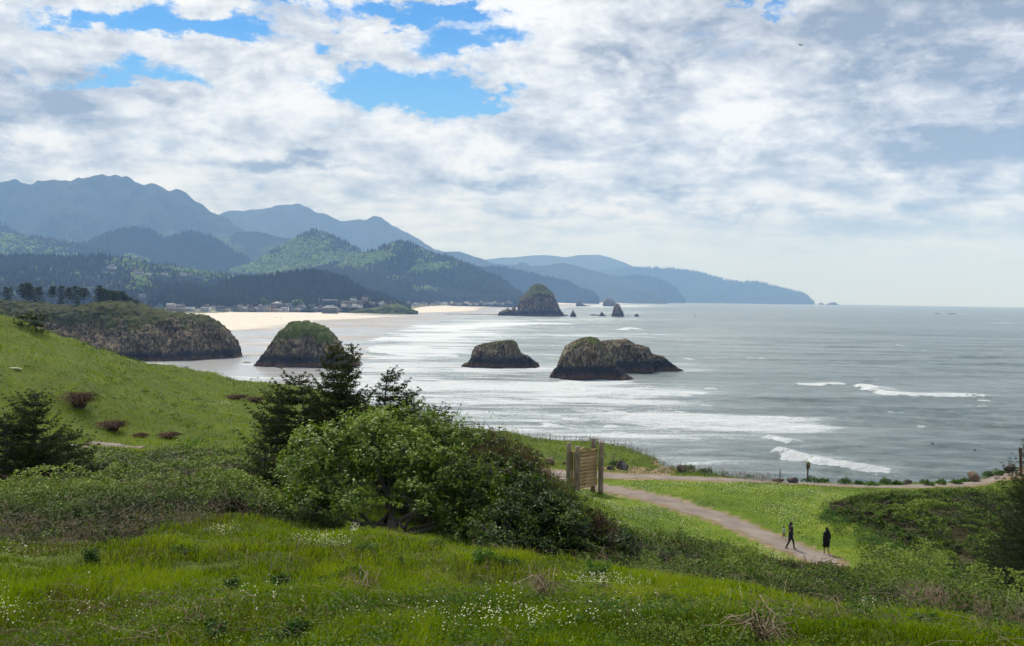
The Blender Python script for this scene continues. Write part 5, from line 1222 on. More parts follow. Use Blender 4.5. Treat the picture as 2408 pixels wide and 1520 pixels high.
# dry stems and dead canes lying in the meadow
x, y, r, rg = scatter(7000, 6.5, 34, 612); keep = ~in_thicket(x, y, .5) & (fbm(x / 2.2, y / 2.8, o=3, seed=66) > rg.uniform(-.3, .7, len(x)))
x, y, r = x[keep], y[keep], r[keep]; n = len(x); acc = Acc()
acc.add(canes(np.stack([x, y, G(x, y)], 1), rg.uniform(.25, .95, n), rg, rg.random(n) ** 1.5, rad=.0018 + .00012 * r, arch=.45, hz=.5))
setp(acc.build('dead_stems', M['straw']), 'dry brown stems tangled in the meadow grass', kind='stuff')
# tall seed stems on the bluff edge
a = np.radians(np.random.default_rng(613).uniform(-1, 15, 900)); rg = np.random.default_rng(614); rr_ = np.interp(a, E_az, E_r) + rg.uniform(-4, .6, 900); x = rr_ * np.sin(a); y = rr_ * np.cos(a)
acc = Acc(); acc.add(canes(np.stack([x, y, G(x, y)], 1), rg.uniform(.4, .8, 900), rg, rg.uniform(.4, 1, 900), rad=.014, arch=1.6, hz=.12)); setp(acc.build('edge_stems', M['straw']), 'thin seed stems standing along the bluff edge', kind='stuff')
# tawny dead grass on the bank at the far right of the gully
rg = np.random.default_rng(616); n = 9000; pxs = rg.uniform(2130, 2480, n); a = rg.random(n); Yn_ = np.interp(pxs, *THK['gully']['near'][:2]); Yf_ = np.interp(pxs, *THK['gully']['far'][:2]); Yq = Yn_ + (Yf_ - Yn_) * a * .7
P = Pt(pxs, np.interp(pxs, THK['gully']['near'][0], THK['gully']['near'][2]) * (1 - a) + a * np.interp(pxs, THK['gully']['far'][0], THK['gully']['far'][2]), Yq); kk_ = fbm(P[:, 0] / 1.6, P[:, 1] / 3, o=2, seed=44) > .15; P = P[kk_]; n = len(P)
P[:, 2] = np.maximum(P[:, 2], G(P[:, 0], P[:, 1])) + .05
V_, F_, a_ = blades(P, rg.uniform(.35, .75, n), rg.uniform(.012, .022, n), rg, rg.uniform(.2, 1, n), 1.1); setp(mk('dead_grass', V_, F_, M['straw'], attrs={'v': a_}), 'tawny dead grass tufts on the bank at bottom right', kind='stuff')
# white flowers: patches in the meadow and daisies on the lawn
def petals(x, y, zo, sz, rg, lift=.03):
    n = len(x); P = np.stack([x, y, G(x, y) + zo], 1)
    return leaves(P, sz, np.tile([0, -.35, 1.0], (n, 1)), rg, rg.uniform(0, .8, n), .9)
acc = Acc(); rg = np.random.default_rng(620)
for (cx_, cy_, rx, ry, n) in [(728,1284,48,16,60),(785,1296,40,12,34),(833,1264,10,6,24),(528,1265,30,9,40),(1010,1496,150,20,36),(1300,1495,170,18,50),(1180,1440,60,16,10),(1380,1388,60,5,60),(1450,1397,70,4,50),(30,1470,50,26,26),(560,1440,200,60,26),(1560,1425,160,30,18),(250,1470,120,40,10),(525,952,14,5,26),(2050,1445,60,8,20),(50,1325,60,20,20),(1180,1510,120,14,40)]:
    p, ok = hit(rg.normal(cx_, rx * .6, n), rg.normal(cy_, ry * .6, n)); p = p[ok]; d = np.hypot(p[:, 0], p[:, 1])
    m_ = len(p); q = np.repeat(p, 3, 0) + rg.normal(0, .015, (3 * m_, 3)); dd_ = np.repeat(d, 3)
    acc.add(petals(q[:, 0], q[:, 1], rg.uniform(.14, .30, 3 * m_), np.clip(.011 + .0005 * dd_, .014, .05) * rg.uniform(.7, 1.3, 3 * m_), rg))
setp(acc.build('wildflowers', M['flower']), 'small cream white wildflowers in patches of the meadow', kind='stuff')
x, y, r, rg = scatter(48000, 50, 90, 621, (1, 31)); pn_ = fbm(x / 4, y / 4, o=3, seed=71)
keep = inpoly(x, y, LAWN) & path_clear(x, y, .3) & (pn_ + .15 > rg.uniform(-.2, 1.0, len(x))); x, y = x[keep], y[keep]; acc = Acc()
acc.add(petals(x, y, .05, rg.uniform(.035, .07, len(x)), rg)); setp(acc.build('daisies', M['flower']), 'white daisies sprinkled over the mown lawn', kind='stuff')

# taller herbs and grass fringing the shrub bank and the gully brush
acc = Acc(); rg = np.random.default_rng(631)
for k_ in range(420):
    t = rg.random(); th = THK['right']; px = 1945 + 480 * t; Y = np.interp(px, th['near'][0], th['near'][1]) + rg.normal(-1.2, 1.6); p = Pt(px, 700, Y); p[2] = float(G(p[0], p[1]))
    acc.add(herb_clump(p, rg.uniform(.25, .7), 46, rg, rg.uniform(.2, .6), .11, rg.uniform(.2, .9)))
for k_ in range(160):
    px = rg.uniform(1480, 2200); p = Pt(px, 700, np.interp(px, *THK['gully']['far'][:2]) + rg.normal(.6, 1.0)); p[2] = float(G(p[0], p[1])); acc.add(herb_clump(p, rg.uniform(.2, .5), 36, rg, rg.uniform(.15, .4), .09, rg.uniform(.3, 1)))
setp(acc.build('bank_herbs', M['herb']), 'rough green herbs fringing the shrub banks of the lawn', kind='stuff')
# ------------------------------------------------------------------ spruces
def spruce(loc, h, R_, label, cat='tree', group=None, seed=0, lean=(0, 0), z0=.05, dens=1.0, nl=.075, wind=0.0, name='spruce_tree', bare=0.0, mat='needle', power=.8, irr=.35):
    rg = np.random.default_rng(seed); t_ = empty(name, loc, label, cat, group)
    acc = Acc(); tr = MB()
    zz_ = np.linspace(-.3, h, 14); ax = np.stack([lean[0] * np.clip(zz_ / h, 0, 1) ** 1.5 + .05 * h * .3 * np.sin(zz_ * 1.3 + seed), lean[1] * np.clip(zz_ / h, 0, 1) ** 1.5 + .02 * h * np.cos(zz_ * 1.1 + seed), zz_], 1); ax[:, :2] -= ax[0, :2]
    tr.tube(ax, np.linspace(.020 * h + .02, .006, 14), 7)
    nb = int(h * 20 * dens * 1.0) + 20
    C, Dn, Ls, Vv = [], [], [], []; WB = []
    step_b = .11 / max(dens, .5) * (nl / .075)
    for i in range(nb):
        f = (i + rg.random()) / nb; f = z0 + (1 - z0) * f ** .95; wsp = .34 * (nl / .075) ** .6; f = min(.985, max(z0, (round(f * h / wsp) * wsp + rg.normal(0, .035)) / h)) if f < .93 else f
        a = rg.uniform(0, 2 * pi); L = R_ * (1 - f) ** power * rg.uniform(1 - irr, 1 + irr) * (1 + .35 * vnoise(f * 6, a, seed=seed)) + .16 * (nl / .075) ** .5
        if rg.random() < bare: continue
        b0 = np.array([np.interp(f * h, zz_, ax[:, 0]), np.interp(f * h, zz_, ax[:, 1]), f * h])
        d = np.array([cos(a), sin(a), 0]) ; d[0] += wind; L *= max(.35, 1 + wind * cos(a))
        rise = .55 * f - .12 + rg.normal(0, .1)
        k = max(3, int(L / step_b)); s_ = np.linspace(0, 1, k)[:, None]
        br = b0 + d * L * s_ + np.array([0, 0, 1.0]) * L * (rise * s_ + .22 * s_ ** 2 - .18 * np.sin(s_ * pi))
        WB.append(br[[0, k // 2, k - 1]] if k > 3 else br[[0, 1, -1]]) 
        tl = (L * .42 * (1 - s_[:, 0]) + .09) 
        sd = np.array([-d[1], d[0], 0])
        for sg in (-1, 1):
            st = s_[:, 0] > .12
            tw = unit(d * .75 + sg * sd * rg.uniform(.6, 1.1) + np.array([0, 0, .1]))
            for p, l in zip(br[st], tl[st]):
                m_ = max(1, int(l / (nl * .85))); q = (np.arange(m_) + .5) / m_
                tw2 = tw + rg.normal(0, .18, 3)
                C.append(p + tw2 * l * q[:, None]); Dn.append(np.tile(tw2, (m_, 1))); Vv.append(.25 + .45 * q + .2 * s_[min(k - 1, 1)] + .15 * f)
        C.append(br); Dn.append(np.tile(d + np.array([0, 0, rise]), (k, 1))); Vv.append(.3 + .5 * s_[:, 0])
    C = np.concatenate(C); Dn = unit(np.concatenate(Dn)); Vv = np.concatenate(Vv)
    # leader
    lp = np.stack([np.full(8, ax[-1, 0]), np.full(8, ax[-1, 1]), np.linspace(h * .93, h * 1.0, 8)], 1); C = np.concatenate([C, lp]); Dn = np.concatenate([Dn, np.tile([0, 0, 1.0], (8, 1))]); Vv = np.concatenate([Vv, np.full(8, .8)])
    n = len(C); k = 4
    P = np.repeat(C, k, 0); dd_ = unit(np.repeat(Dn, k, 0) + .75 * rg.normal(size=(n * k, 3)) + np.array([0, 0, .12])); sdv = unit(np.cross(dd_, rg.normal(size=(n * k, 3))))
    l = nl * rg.uniform(.7, 1.5, n * k)[:, None]; wv = l * .20
    V = np.stack([P - sdv * wv, P + sdv * wv, P + dd_ * l], 1); F = (np.arange(n * k) * 3)[:, None] + np.arange(3)
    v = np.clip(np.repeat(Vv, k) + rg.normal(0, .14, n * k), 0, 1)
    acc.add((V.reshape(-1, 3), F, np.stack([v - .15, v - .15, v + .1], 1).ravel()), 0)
    for b in WB:
        tr.tube(b, [.012 + .006 * R_, .009 + .003 * R_, .004], 3, cap=False)
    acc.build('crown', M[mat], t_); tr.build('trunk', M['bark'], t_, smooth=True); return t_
def spruce_px(px, top, base, Y, Rpx, label, seed, leanpx=0.0, **kw):
    p = Pt(px, base, Y); p[2] = float(G(p[0], p[1])); tp = Pt(px + leanpx, top, Y); h = tp[2] - p[2]
    return spruce(p, h, Rpx / FPX * Y, label, seed=seed, lean=(leanpx / FPX * Y, 0), **kw)
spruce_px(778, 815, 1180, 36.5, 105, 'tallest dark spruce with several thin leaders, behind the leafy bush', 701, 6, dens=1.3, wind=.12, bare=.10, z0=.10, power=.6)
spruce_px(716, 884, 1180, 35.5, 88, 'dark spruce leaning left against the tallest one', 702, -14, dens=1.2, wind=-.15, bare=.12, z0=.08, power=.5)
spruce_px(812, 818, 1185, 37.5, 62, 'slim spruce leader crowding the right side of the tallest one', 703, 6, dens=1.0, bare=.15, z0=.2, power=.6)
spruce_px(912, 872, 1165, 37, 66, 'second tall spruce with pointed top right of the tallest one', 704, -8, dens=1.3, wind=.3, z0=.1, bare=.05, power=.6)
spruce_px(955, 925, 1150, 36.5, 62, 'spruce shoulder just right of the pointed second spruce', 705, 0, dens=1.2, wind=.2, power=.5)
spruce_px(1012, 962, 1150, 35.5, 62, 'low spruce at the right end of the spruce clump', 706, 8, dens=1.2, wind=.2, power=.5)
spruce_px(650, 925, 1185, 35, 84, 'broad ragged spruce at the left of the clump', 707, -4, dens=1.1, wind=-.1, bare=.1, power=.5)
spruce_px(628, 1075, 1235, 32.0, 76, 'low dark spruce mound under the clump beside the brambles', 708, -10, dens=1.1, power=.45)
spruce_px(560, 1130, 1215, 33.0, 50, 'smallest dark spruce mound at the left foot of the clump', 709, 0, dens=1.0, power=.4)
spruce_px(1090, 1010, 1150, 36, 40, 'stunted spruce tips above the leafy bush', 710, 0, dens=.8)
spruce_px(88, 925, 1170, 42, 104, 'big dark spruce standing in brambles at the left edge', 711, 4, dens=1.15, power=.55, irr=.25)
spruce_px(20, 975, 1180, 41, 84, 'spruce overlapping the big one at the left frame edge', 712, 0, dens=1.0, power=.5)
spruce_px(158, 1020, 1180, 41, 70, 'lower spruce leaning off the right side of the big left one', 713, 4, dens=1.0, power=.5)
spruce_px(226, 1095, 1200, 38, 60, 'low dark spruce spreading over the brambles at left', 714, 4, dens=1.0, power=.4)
spruce_px(84, 742, 790, 86, 26, 'small round spruce on the left hill crest', 715, 0, dens=.7, nl=.14, power=.4)
spruce_px(52, 746, 778, 86, 17, 'smaller spruce left of the round one on the hill crest', 716, 0, dens=.7, nl=.14, power=.4)
spruce_px(2412, 1052, 1345, 52, 62, 'dark spruce cut by the right frame edge', 717, 0, dens=.8, wind=-.1, z0=.02, bare=.1, power=.5)
spruce_px(2452, 1035, 1370, 50, 110, 'tall dark spruce just beyond the right frame edge', 718, 0, dens=.9, power=.5)
spruce_px(2375, 1215, 1350, 54, 50, 'low dark spruce at the foot of the right edge spruce', 719, 0, dens=.9, power=.4)
spruce_px(1246, 1060, 1190, 34, 38, 'small spruce tuft on the slope above the leafy bush', 720, 0, dens=.9, power=.5)
spruce_px(1312, 1150, 1250, 33, 40, 'little spruce at the right shoulder of the bush near the wooden board', 721, 12, dens=.9, power=.5)
# trees on the headland
def head_top(px):
    q = proj(HLV); d = np.abs(q[0] - px); k = np.where(d < 4, q[1], 1e9); i = np.unravel_index(np.argmin(k), k.shape); return HLV[i]
def umb(px, top, Rpx, label, seed, **kw):
    p = head_top(px) + np.array([0, 6, -1.0]); Y = p[1]; h = Pt(px, top, Y)[2] - p[2]
    return spruce(p, h, Rpx / FPX * Y, label, group='spruces on the headland top', seed=seed, nl=.9, dens=.16, **kw)
for i, (px, top, R_, z0, lab) in enumerate([(-30,672,12,.1,'spruce beyond the left frame edge on the headland'),(10,679,13,.15,'leftmost small spruce on the headland top'),(37,671,12,.3,'first tall spruce on the headland with pale bare trunk'),(52,669,11,.2,'slim tall spruce second in the headland row'),(62,676,12,.1,'bushy spruce filling the left group of the headland row'),
        (80,678,12,.05,'full spruce at the right end of the left group on the headland'),(113,676,9,.45,'lone flat topped spruce with bare trunk between the headland groups'),(137,676,11,.1,'dark spruce left in the middle headland group'),(157,679,8,.4,'thin bare stemmed spruce in the middle headland group'),(170,676,11,.15,'dense spruce centre of the middle headland group'),
        (186,680,12,.45,'windblown spruce with one sided crown in the middle headland group')]):
    umb(px, top, R_, lab, 730 + i, z0=z0, bare=.15 if z0 > .25 else 0, power=.45)
for i, (px, top, R_) in enumerate([(228,675,14),(238,684,14),(252,684,13),(266,690,13),(280,688,13),(292,690,13),(304,693,12),(318,690,11),(330,699,10),(346,706,9),(362,712,6),(375,716,5)]):
    px2 = 205 + (px - 205) * .86 * .72 + (px > 0) * 2
    umb(px2, 675 + (top - 675) * .9, R_ * .82, 'dark wedge shaped spruce in the dense right group of the headland row, ' + ORD[i] + ' from left', 750 + i, z0=.05, power=.5)
p = head_top(243); 

# ------------------------------------------------------------------ leafy bush in the middle
def lobed_bush(name, poly, Yc, Yspread, nlobe, rlobe, nleaf, lsz, label, seed, mat, trunk=None, lum=.55, cat='bush', holes=(), twigs=160, boxy=.8):
    rg = np.random.default_rng(seed); poly = np.array(poly, float); lo, hi = poly.min(0), poly.max(0); cen = []
    tries = 0
    while len(cen) < nlobe and tries < 6000:
        tries += 1; p = rg.uniform(lo, hi)
        if not inpoly(p[0:1], p[1:2], poly)[0]: continue
        if any(inpoly(p[0:1], p[1:2], h)[0] for h in holes): continue
        if all(np.hypot(*(p - c[:2])) > 34 * (1 - tries / 7000) for c in cen): cen.append(p)
    cen = np.array(cen); base = Pt((lo[0] + hi[0]) / 2, hi[1], Yc) if trunk is None else Pt(trunk[0], trunk[1], Yc); base[2] = float(G(base[0], base[1]))
    t_ = empty(name, base, label, cat)
    mid = (lo[1] + hi[1]) / 2; f = (cen[:, 1] - lo[1]) / (hi[1] - lo[1])
    Y = Yc + Yspread * (1.1 - 1.9 * f ** .8) + rg.normal(0, Yspread * .4, len(cen))
    Cc_ = Pt(cen[:, 0], cen[:, 1], Y); Rr = rg.uniform(*rlobe, len(cen))
    n = nleaf; k = rg.integers(0, len(cen), n); d = unit(rg.normal(size=(n, 3))); d[:, 2] = np.where(d[:, 2] < -.3, -d[:, 2] * .6, d[:, 2]); d = unit(d)
    q = 1.12 - rg.exponential(.24, n) + rg.normal(0, .07, n); q = np.clip(q, .1, 1.35)
    P = Cc_[k] + d * (Rr[k] * q)[:, None] * np.array([1, 1, boxy])
    cl = vnoise(P[:, 0] / .22, P[:, 1] / .22, P[:, 2] / .18, seed=seed); keep = (cl > -.10) & (vnoise(P[:, 0] / .55, P[:, 1] / .55, P[:, 2] / .42, seed=seed + 30) > -.22)
    gz_ = G(P[:, 0], P[:, 1]); keep &= P[:, 2] > gz_ + .1
    pq = proj(P)
    for h in holes: keep &= ~(inpoly(pq[0], pq[1], h) & (rg.random(n) < .93))
    top = (P[:, 2] - base[2]) / (Cc_[:, 2].max() + 1 - base[2])
    v = np.clip(lum + .30 * (q - .85) * 3 + .22 * cl + .34 * (top - .4) + .16 * fbm(P[:, 0] / .9, P[:, 1] / .9, P[:, 2] / .9, o=2, seed=seed + 2) + rg.normal(0, .12, n) - .34 * sstep(pq[0], 960, 1260), 0, 1)  # shade painted in: inner and low leaves darker; right side darker too
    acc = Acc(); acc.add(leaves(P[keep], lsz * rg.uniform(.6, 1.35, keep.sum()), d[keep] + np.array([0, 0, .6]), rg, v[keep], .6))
    # twiggy shoots that stick out of the outline
    m_ = twigs * 3; kk = rg.integers(0, len(cen), m_); dz = unit(rg.normal(size=(m_, 3)) * [1, 1, .5] + [0, 0, .8]); S0 = Cc_[kk] + dz * Rr[kk, None] * .8
    for j in range(6): 
        Q = S0 + dz * (.10 + .075 * j) + rg.normal(0, .015, (m_, 3)); acc.add(leaves(Q, np.full(m_, lsz * .8), dz + rg.normal(0, .5, (m_, 3)), rg, np.clip(lum + .25 + rg.normal(0, .1, m_), 0, 1), .55))
    acc.build('crown', M[mat], t_, loc=base)
    tb = MB(); hub = base + np.array([0, 0, .75])
    tb.tube(np.array([base - [0, 0, .3], base + [.03, 0, .3], hub]), [.19, .15, .14], 9)
    # a few crooked main limbs, then boughs from each limb to the lobes nearest to it
    span = Cc_[:, 0].max() - Cc_[:, 0].min(); nm = 7; mains = []
    for i in range(nm):
        fx = (i + .5) / nm; tgt = np.array([Cc_[:, 0].min() + span * fx, Yc + rg.normal(0, .5), base[2] + (Cc_[:, 2].max() - base[2]) * rg.uniform(.35, .72)])
        s0 = base + np.array([0, 0, rg.uniform(.35, .8)]); k = 7; tt = np.linspace(0, 1, k)[:, None]; pts = s0 + (tgt - s0) * tt; pts[1:-1] += rg.normal(0, .13, (k - 2, 3)); pts[:, 2] += -.22 * np.sin(tt[:, 0] * pi)
        tb.tube(pts, np.linspace(.075, .022, k), 7); mains.append(pts[2:])
    mp = np.concatenate(mains)
    for i in range(len(Cc_)):
        j = np.argmin(((mp - Cc_[i]) ** 2).sum(1) + rg.random(len(mp)) * .3); s0 = mp[j]; e = Cc_[i]; mid = (s0 + e) / 2 + rg.normal(0, .12, 3); tb.tube(np.array([s0, mid, e]), [.026, .018, .007], 5, cap=False)
        for _ in range(4):
            q0 = mid + (e - mid) * rg.random(); e2 = q0 + rg.normal(0, .30, 3); tb.tube(np.array([q0, (q0 + e2) / 2 + rg.normal(0, .05, 3), e2]), [.011, .008, .003], 3, cap=False)
    tb.build('trunk', M['bark'], t_, smooth=True, loc=base)
    return t_
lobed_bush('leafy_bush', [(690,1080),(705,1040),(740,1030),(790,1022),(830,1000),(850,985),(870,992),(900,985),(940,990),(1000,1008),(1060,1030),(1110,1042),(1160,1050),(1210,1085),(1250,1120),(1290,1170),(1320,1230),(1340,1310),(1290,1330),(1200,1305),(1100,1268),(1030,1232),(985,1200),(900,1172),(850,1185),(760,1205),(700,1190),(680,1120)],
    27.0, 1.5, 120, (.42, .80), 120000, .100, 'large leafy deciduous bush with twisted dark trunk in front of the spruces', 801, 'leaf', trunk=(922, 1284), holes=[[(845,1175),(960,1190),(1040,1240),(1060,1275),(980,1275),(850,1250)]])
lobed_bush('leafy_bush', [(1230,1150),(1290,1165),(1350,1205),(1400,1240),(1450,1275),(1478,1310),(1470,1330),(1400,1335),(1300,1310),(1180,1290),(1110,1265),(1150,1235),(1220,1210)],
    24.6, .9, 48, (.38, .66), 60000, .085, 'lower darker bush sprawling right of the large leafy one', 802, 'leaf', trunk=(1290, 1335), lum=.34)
lobed_bush('leafy_bush', [(690,1180),(760,1190),(830,1185),(850,1210),(840,1245),(760,1250),(690,1240),(660,1210)], 28.5, .6, 18, (.35, .55), 16000, .06, 'small leafy shrub at the left foot of the large bush', 803, 'leaf', trunk=(760, 1262), lum=.35, twigs=40)
# brown vertical twigs rising behind the bush, and along its right shoulder
rg = np.random.default_rng(810); n = 1500
t = rg.random(n); pxs = 1070 + 380 * t; pyb = np.interp(pxs, [1070,1160,1240,1300,1360,1450],[1040,1048,1088,1150,1215,1270]) + rg.uniform(-6, 38, n); Y = 30 - 5.6 * t + rg.uniform(-1, 1, n); P = Pt(pxs, pyb, Y)
acc = Acc(); acc.add(canes(P, rg.uniform(.3, .62, n), rg, rg.random(n), rad=.0065, arch=1.7, hz=.10));
m_ = 9000; t = rg.random(m_); pxs = 1070 + 390 * t; pyb = np.interp(pxs, [1070,1160,1240,1300,1360,1460],[1040,1050,1090,1155,1220,1285]) + rg.uniform(0, 60, m_) ** 1.0; P = Pt(pxs, pyb, 30 - 5.6 * t + rg.uniform(-1, 1, m_))
acc.add(leaves(P, np.full(m_, .05), np.tile([0, 0, 1.], (m_, 1)), rg, rg.uniform(.1, .9, m_), .5))
o = acc.build('twiggy_shrub', M['brush']); setp(o, 'brown leafless twiggy shrub along the back of the leafy bush', 'shrub')
# reedy brown shoots in the gully thicket below the path
n = 900; pxs = rg.uniform(1500, 2250, n); Y = np.interp(pxs, *THK['gully']['far'][:2]) - rg.uniform(0, 9, n); py_ = np.interp(pxs, THK['gully']['far'][0], THK['gully']['far'][2]); P = Pt(pxs, py_ + rg.uniform(2, 45, n), Y)
acc = Acc(); acc.add(canes(P - [0, 0, .3], rg.uniform(.5, 1.0, n), rg, rg.random(n), rad=.011, arch=1.35, hz=.12)); setp(acc.build('twiggy_shoots', M['brush']), 'upright brown shoots standing out of the gully thicket', kind='stuff')
# reddish dry shrubs on the hill
def dry_shrub(px, py, wpx, hpx, label, seed, n=260):
    rg = np.random.default_rng(seed); p = hit(px, py)[0]; t_ = empty('dry_shrub', p, label, 'shrub', 'dry reddish shrubs on the left hill'); s_ = p[1] / FPX; acc = Acc()
    a = rg.uniform(0, 2 * pi, n); q = wpx * s_ * .5 * np.sqrt(rg.random(n)); P = np.stack([q * np.cos(a) * .5, q * np.sin(a) * .5, np.zeros(n)], 1)
    acc.add(canes(P, rg.uniform(.5, 1.1, n) * hpx * s_, rg, rg.random(n) * .8, rad=.02, arch=1.0, hz=wpx / hpx * .6)); m_ = int(n * 1.2)
    d = unit(rg.normal(size=(m_, 3))) * rg.random((m_, 1)) ** .4 * (1 + .3 * rg.normal(size=(m_, 1))); acc.add(leaves(d * [wpx * s_ * .5, wpx * s_ * .5, hpx * s_ * .5] + [0, 0, hpx * s_ * .5], np.full(m_, .11), d + [0, 0, .3], rg, rg.random(m_), .4))
    acc.build('stems', M['brush'], t_)
dry_shrub(187, 958, 54, 56, 'tall reddish brown shrub on the left hill', 821); dry_shrub(266, 1012, 44, 34, 'round reddish shrub above the hill path', 822); dry_shrub(398, 1030, 30, 18, 'low brown shrub right of the round one above the path', 823)
dry_shrub(330, 1028, 22, 12, 'smallest brown tuft between the round and low shrubs', 824); dry_shrub(556, 940, 30, 16, 'dark brown tuft near the right crest of the hill', 825); dry_shrub(600, 945, 26, 14, 'pale brown tuft closest to the spruce clump', 826)
# leafy clumps along the bluff edge
edge_cl = [(1712,1113,18,12),(1740,1114,14,10),(1772,1119,14,14),(1905,1130,26,14),(1935,1131,18,12),(1985,1134,22,16),(2020,1136,18,10),(2050,1137,20,10),(2083,1137,22,18),(2108,1137,16,10),(2178,1137,16,14),(2212,1136,20,14),(2245,1134,18,12),(2270,1130,14,9),(2325,1118,24,12),(2350,1112,26,14),(1660,1109,20,14),(1620,1102,22,12),(1600,1094,20,12),(1345,1130,12,8),(1140,1030,20,14),(1445,1088,18,10)]
for i, (px, py, wp, hp) in enumerate(edge_cl):
    wp *= 1.15; hp *= 1.05; p = hit(px, py + 5)[0]; s_ = p[1] / FPX; rg = np.random.default_rng(840 + i); t_ = empty('leafy_plant', p, f'leafy green clump on the bluff edge, {ORD[i]} of the row planted beside the path', 'plant', 'leafy clumps on the bluff edge'); acc = Acc()
    for _ in range(5): acc.add(herb_clump((rg.normal(0, wp * s_ * .25), rg.normal(0, .2), 0), wp * s_ * .4, 110, rg, hp * s_ * rg.uniform(.6, 1.15), .14, rg.uniform(.3, .8)))
    acc.build('foliage', M['herb'], t_)
order_ = sorted(range(len(edge_cl)), key=lambda i: edge_cl[i][0])
_pl = [o for o in bpy.data.objects if o.name.startswith('leafy_plant')]
for k_, i in enumerate(order_): _pl[i]['label'] = f'leafy green clump at the bluff edge, {ORD[k_]} from the left'
# individual plants of the foreground
def big_herb(px, py, wpx, hpx, label, seed, kind='umbel', lum=.45):
    rg = np.random.default_rng(seed); p = hit(px, py)[0]; s_ = p[1] / FPX; t_ = empty('meadow_plant', p, label, 'plant', 'broad leaved plants in the meadow'); acc = Acc(); Rw = wpx * s_ * .5; hh = hpx * s_
    for k in range(26 if kind == 'umbel' else 14):
        a = rg.uniform(0, 2 * pi); q = Rw * rg.uniform(.2, 1); tip = np.array([q * cos(a), q * sin(a), hh * rg.uniform(.5, 1.0)]); m_ = 26
        u = rg.random(m_); P = tip * (1 - .45 * u[:, None]) + rg.normal(0, .04 * Rw + .012, (m_, 3)); P[:, 2] = np.maximum(P[:, 2], .02)
        acc.add(leaves(P, np.full(m_, .035 + .05 * Rw) * rg.uniform(.6, 1.4, m_), np.tile([cos(a) * .4, sin(a) * .4, 1.], (m_, 1)), rg, np.clip(lum + rg.normal(0, .18, m_), 0, 1), .45))
    acc.build('foliage', M['herb'], t_)
    st = Acc(); k = 12; st.add(canes(np.zeros((k, 3)), np.full(k, hh * .9), rg, rg.uniform(.2, .6, k), rad=.006, arch=1.1, hz=Rw / hh * .3)); st.build('stem', M['straw'], t_)
for i, (px, py, wp, hp, lu, lab) in enumerate([(825,1372,110,30,.3,'wide dark ferny plant in the middle of the meadow'),(655,1378,70,26,.25,'dark ferny plant left of the widest one'),(760,1385,60,24,.3,'low ferny plant between the two dark ones'),(690,1518,90,70,.2,'dark thistle at the bottom edge right of the other thistle'),(500,1512,70,66,.25,'dark thistle like plant at the bottom edge, left one'),
        (215,1338,50,52,.25,'small upright dark thistle by the left brambles'),(545,1392,40,34,.3,'small thistle in the left middle of the meadow'),(1130,1330,100,44,.75,'bright green cow parsnip under the right bough of the bush'),(1030,1296,50,30,.7,'bright leafy plant beside the bush trunk'),(1195,1345,70,30,.5,'grey green leafy plant at the dark foot of the bush'),
        (860,1300,80,26,.7,'bright leafy patch left of the trunk'),(1400,1352,90,34,.8,'bright yellow green plant at the meadow lip'),(1240,1425,90,26,.4,'dark leaf patch in the meadow below the bush'),(1420,1398,60,24,.35,'dark leafy plant at the lip in the middle'),(1620,1440,80,26,.35,'dark leafy plant in the right meadow'),
        (1560,1425,60,22,.45,'smaller leafy plant left of the right meadow one'),(2010,1452,90,44,.7,'bright green mound at the meadow lip under the dark brush'),(2180,1470,60,34,.6,'leafy green plant near the lip right of the bright mound'),(1780,1480,70,24,.4,'low leafy plant in the lower right meadow'),(440,1310,80,30,.5,'leafy plant at the edge of the left brambles'),(930,1335,60,22,.5,'leafy plant in grass below the trunk')]):
    big_herb(px, py, wp, hp, lab, 900 + i, lum=lu)
# dead branch piles in the meadow
for i, (px, py, wp, lab) in enumerate([(1285,1418,60,'pile of dead grey twigs in the middle of the meadow'),(850,1402,70,'fallen dead branches low in the left meadow'),(1790,1512,34,'dead twig tuft at the bottom right of the meadow')]):
    p = hit(px, py)[0]; rg = np.random.default_rng(960 + i); s_ = p[1] / FPX; t_ = empty('dead_branches', p, lab, 'branches'); acc = Acc(); n = 46
    P = rg.normal(0, wp * s_ * .16, (n, 3)) * [1, 1, .1]; acc.add(canes(P, rg.uniform(.3, .8, n), rg, rg.uniform(.3, 1, n), rad=.007, arch=.7, hz=.4)); acc.build('twigs', M['straw'], t_)
# ------------------------------------------------------------------ boulders
def boulder(px, py, wpx, hpx, label, seed, dark=False, Y=None, blocky=.5, tilt=0.0, parent=None):
    rg = np.random.default_rng(seed)
    import bmesh
    p = hit(px, py)[0] if Y is None else Pt(px, py, Y)
    s_ = p[1] / FPX; w, h = wpx * s_ / 2, hpx * s_
    bm = bmesh.new(); bmesh.ops.create_icosphere(bm, subdivisions=4, radius=1.0)
    V = np.array([v.co[:] for v in bm.verts]); F = np.array([[v.index for v in f.verts] for f in bm.faces]); bm.free()
    # cut by random planes for flat facets
    for _ in range(16):
        nrm = unit(rg.normal(size=3)); dlim = rg.uniform(.42, .80); d = V @ nrm; V = V - np.maximum(d - dlim, 0)[:, None] * nrm * .93
    nn = unit(V); V = V + nn * (.05 * fbm(V[:, 0] * 2.5, V[:, 1] * 2.5, V[:, 2] * 2.5, o=4, seed=seed))[:, None]
    V = V / np.abs(V).max(0); V = V * [w, w * .85, h * .62]; c, s2 = cos(tilt), sin(tilt); V = V @ np.array([[c, 0, s2], [0, 1, 0], [-s2, 0, c]]).T
    V[:, 2] += h * .42
    o = mk('boulder', V, F, M['boulder_dark'] if dark else M['boulder'], smooth=False); o.location = p
    setp(o, label, 'boulder', 'boulders beside the path'); return o
boulder(1293, 1092, 25, 18, 'brown boulder left of the big wooden board by the path', 1001)
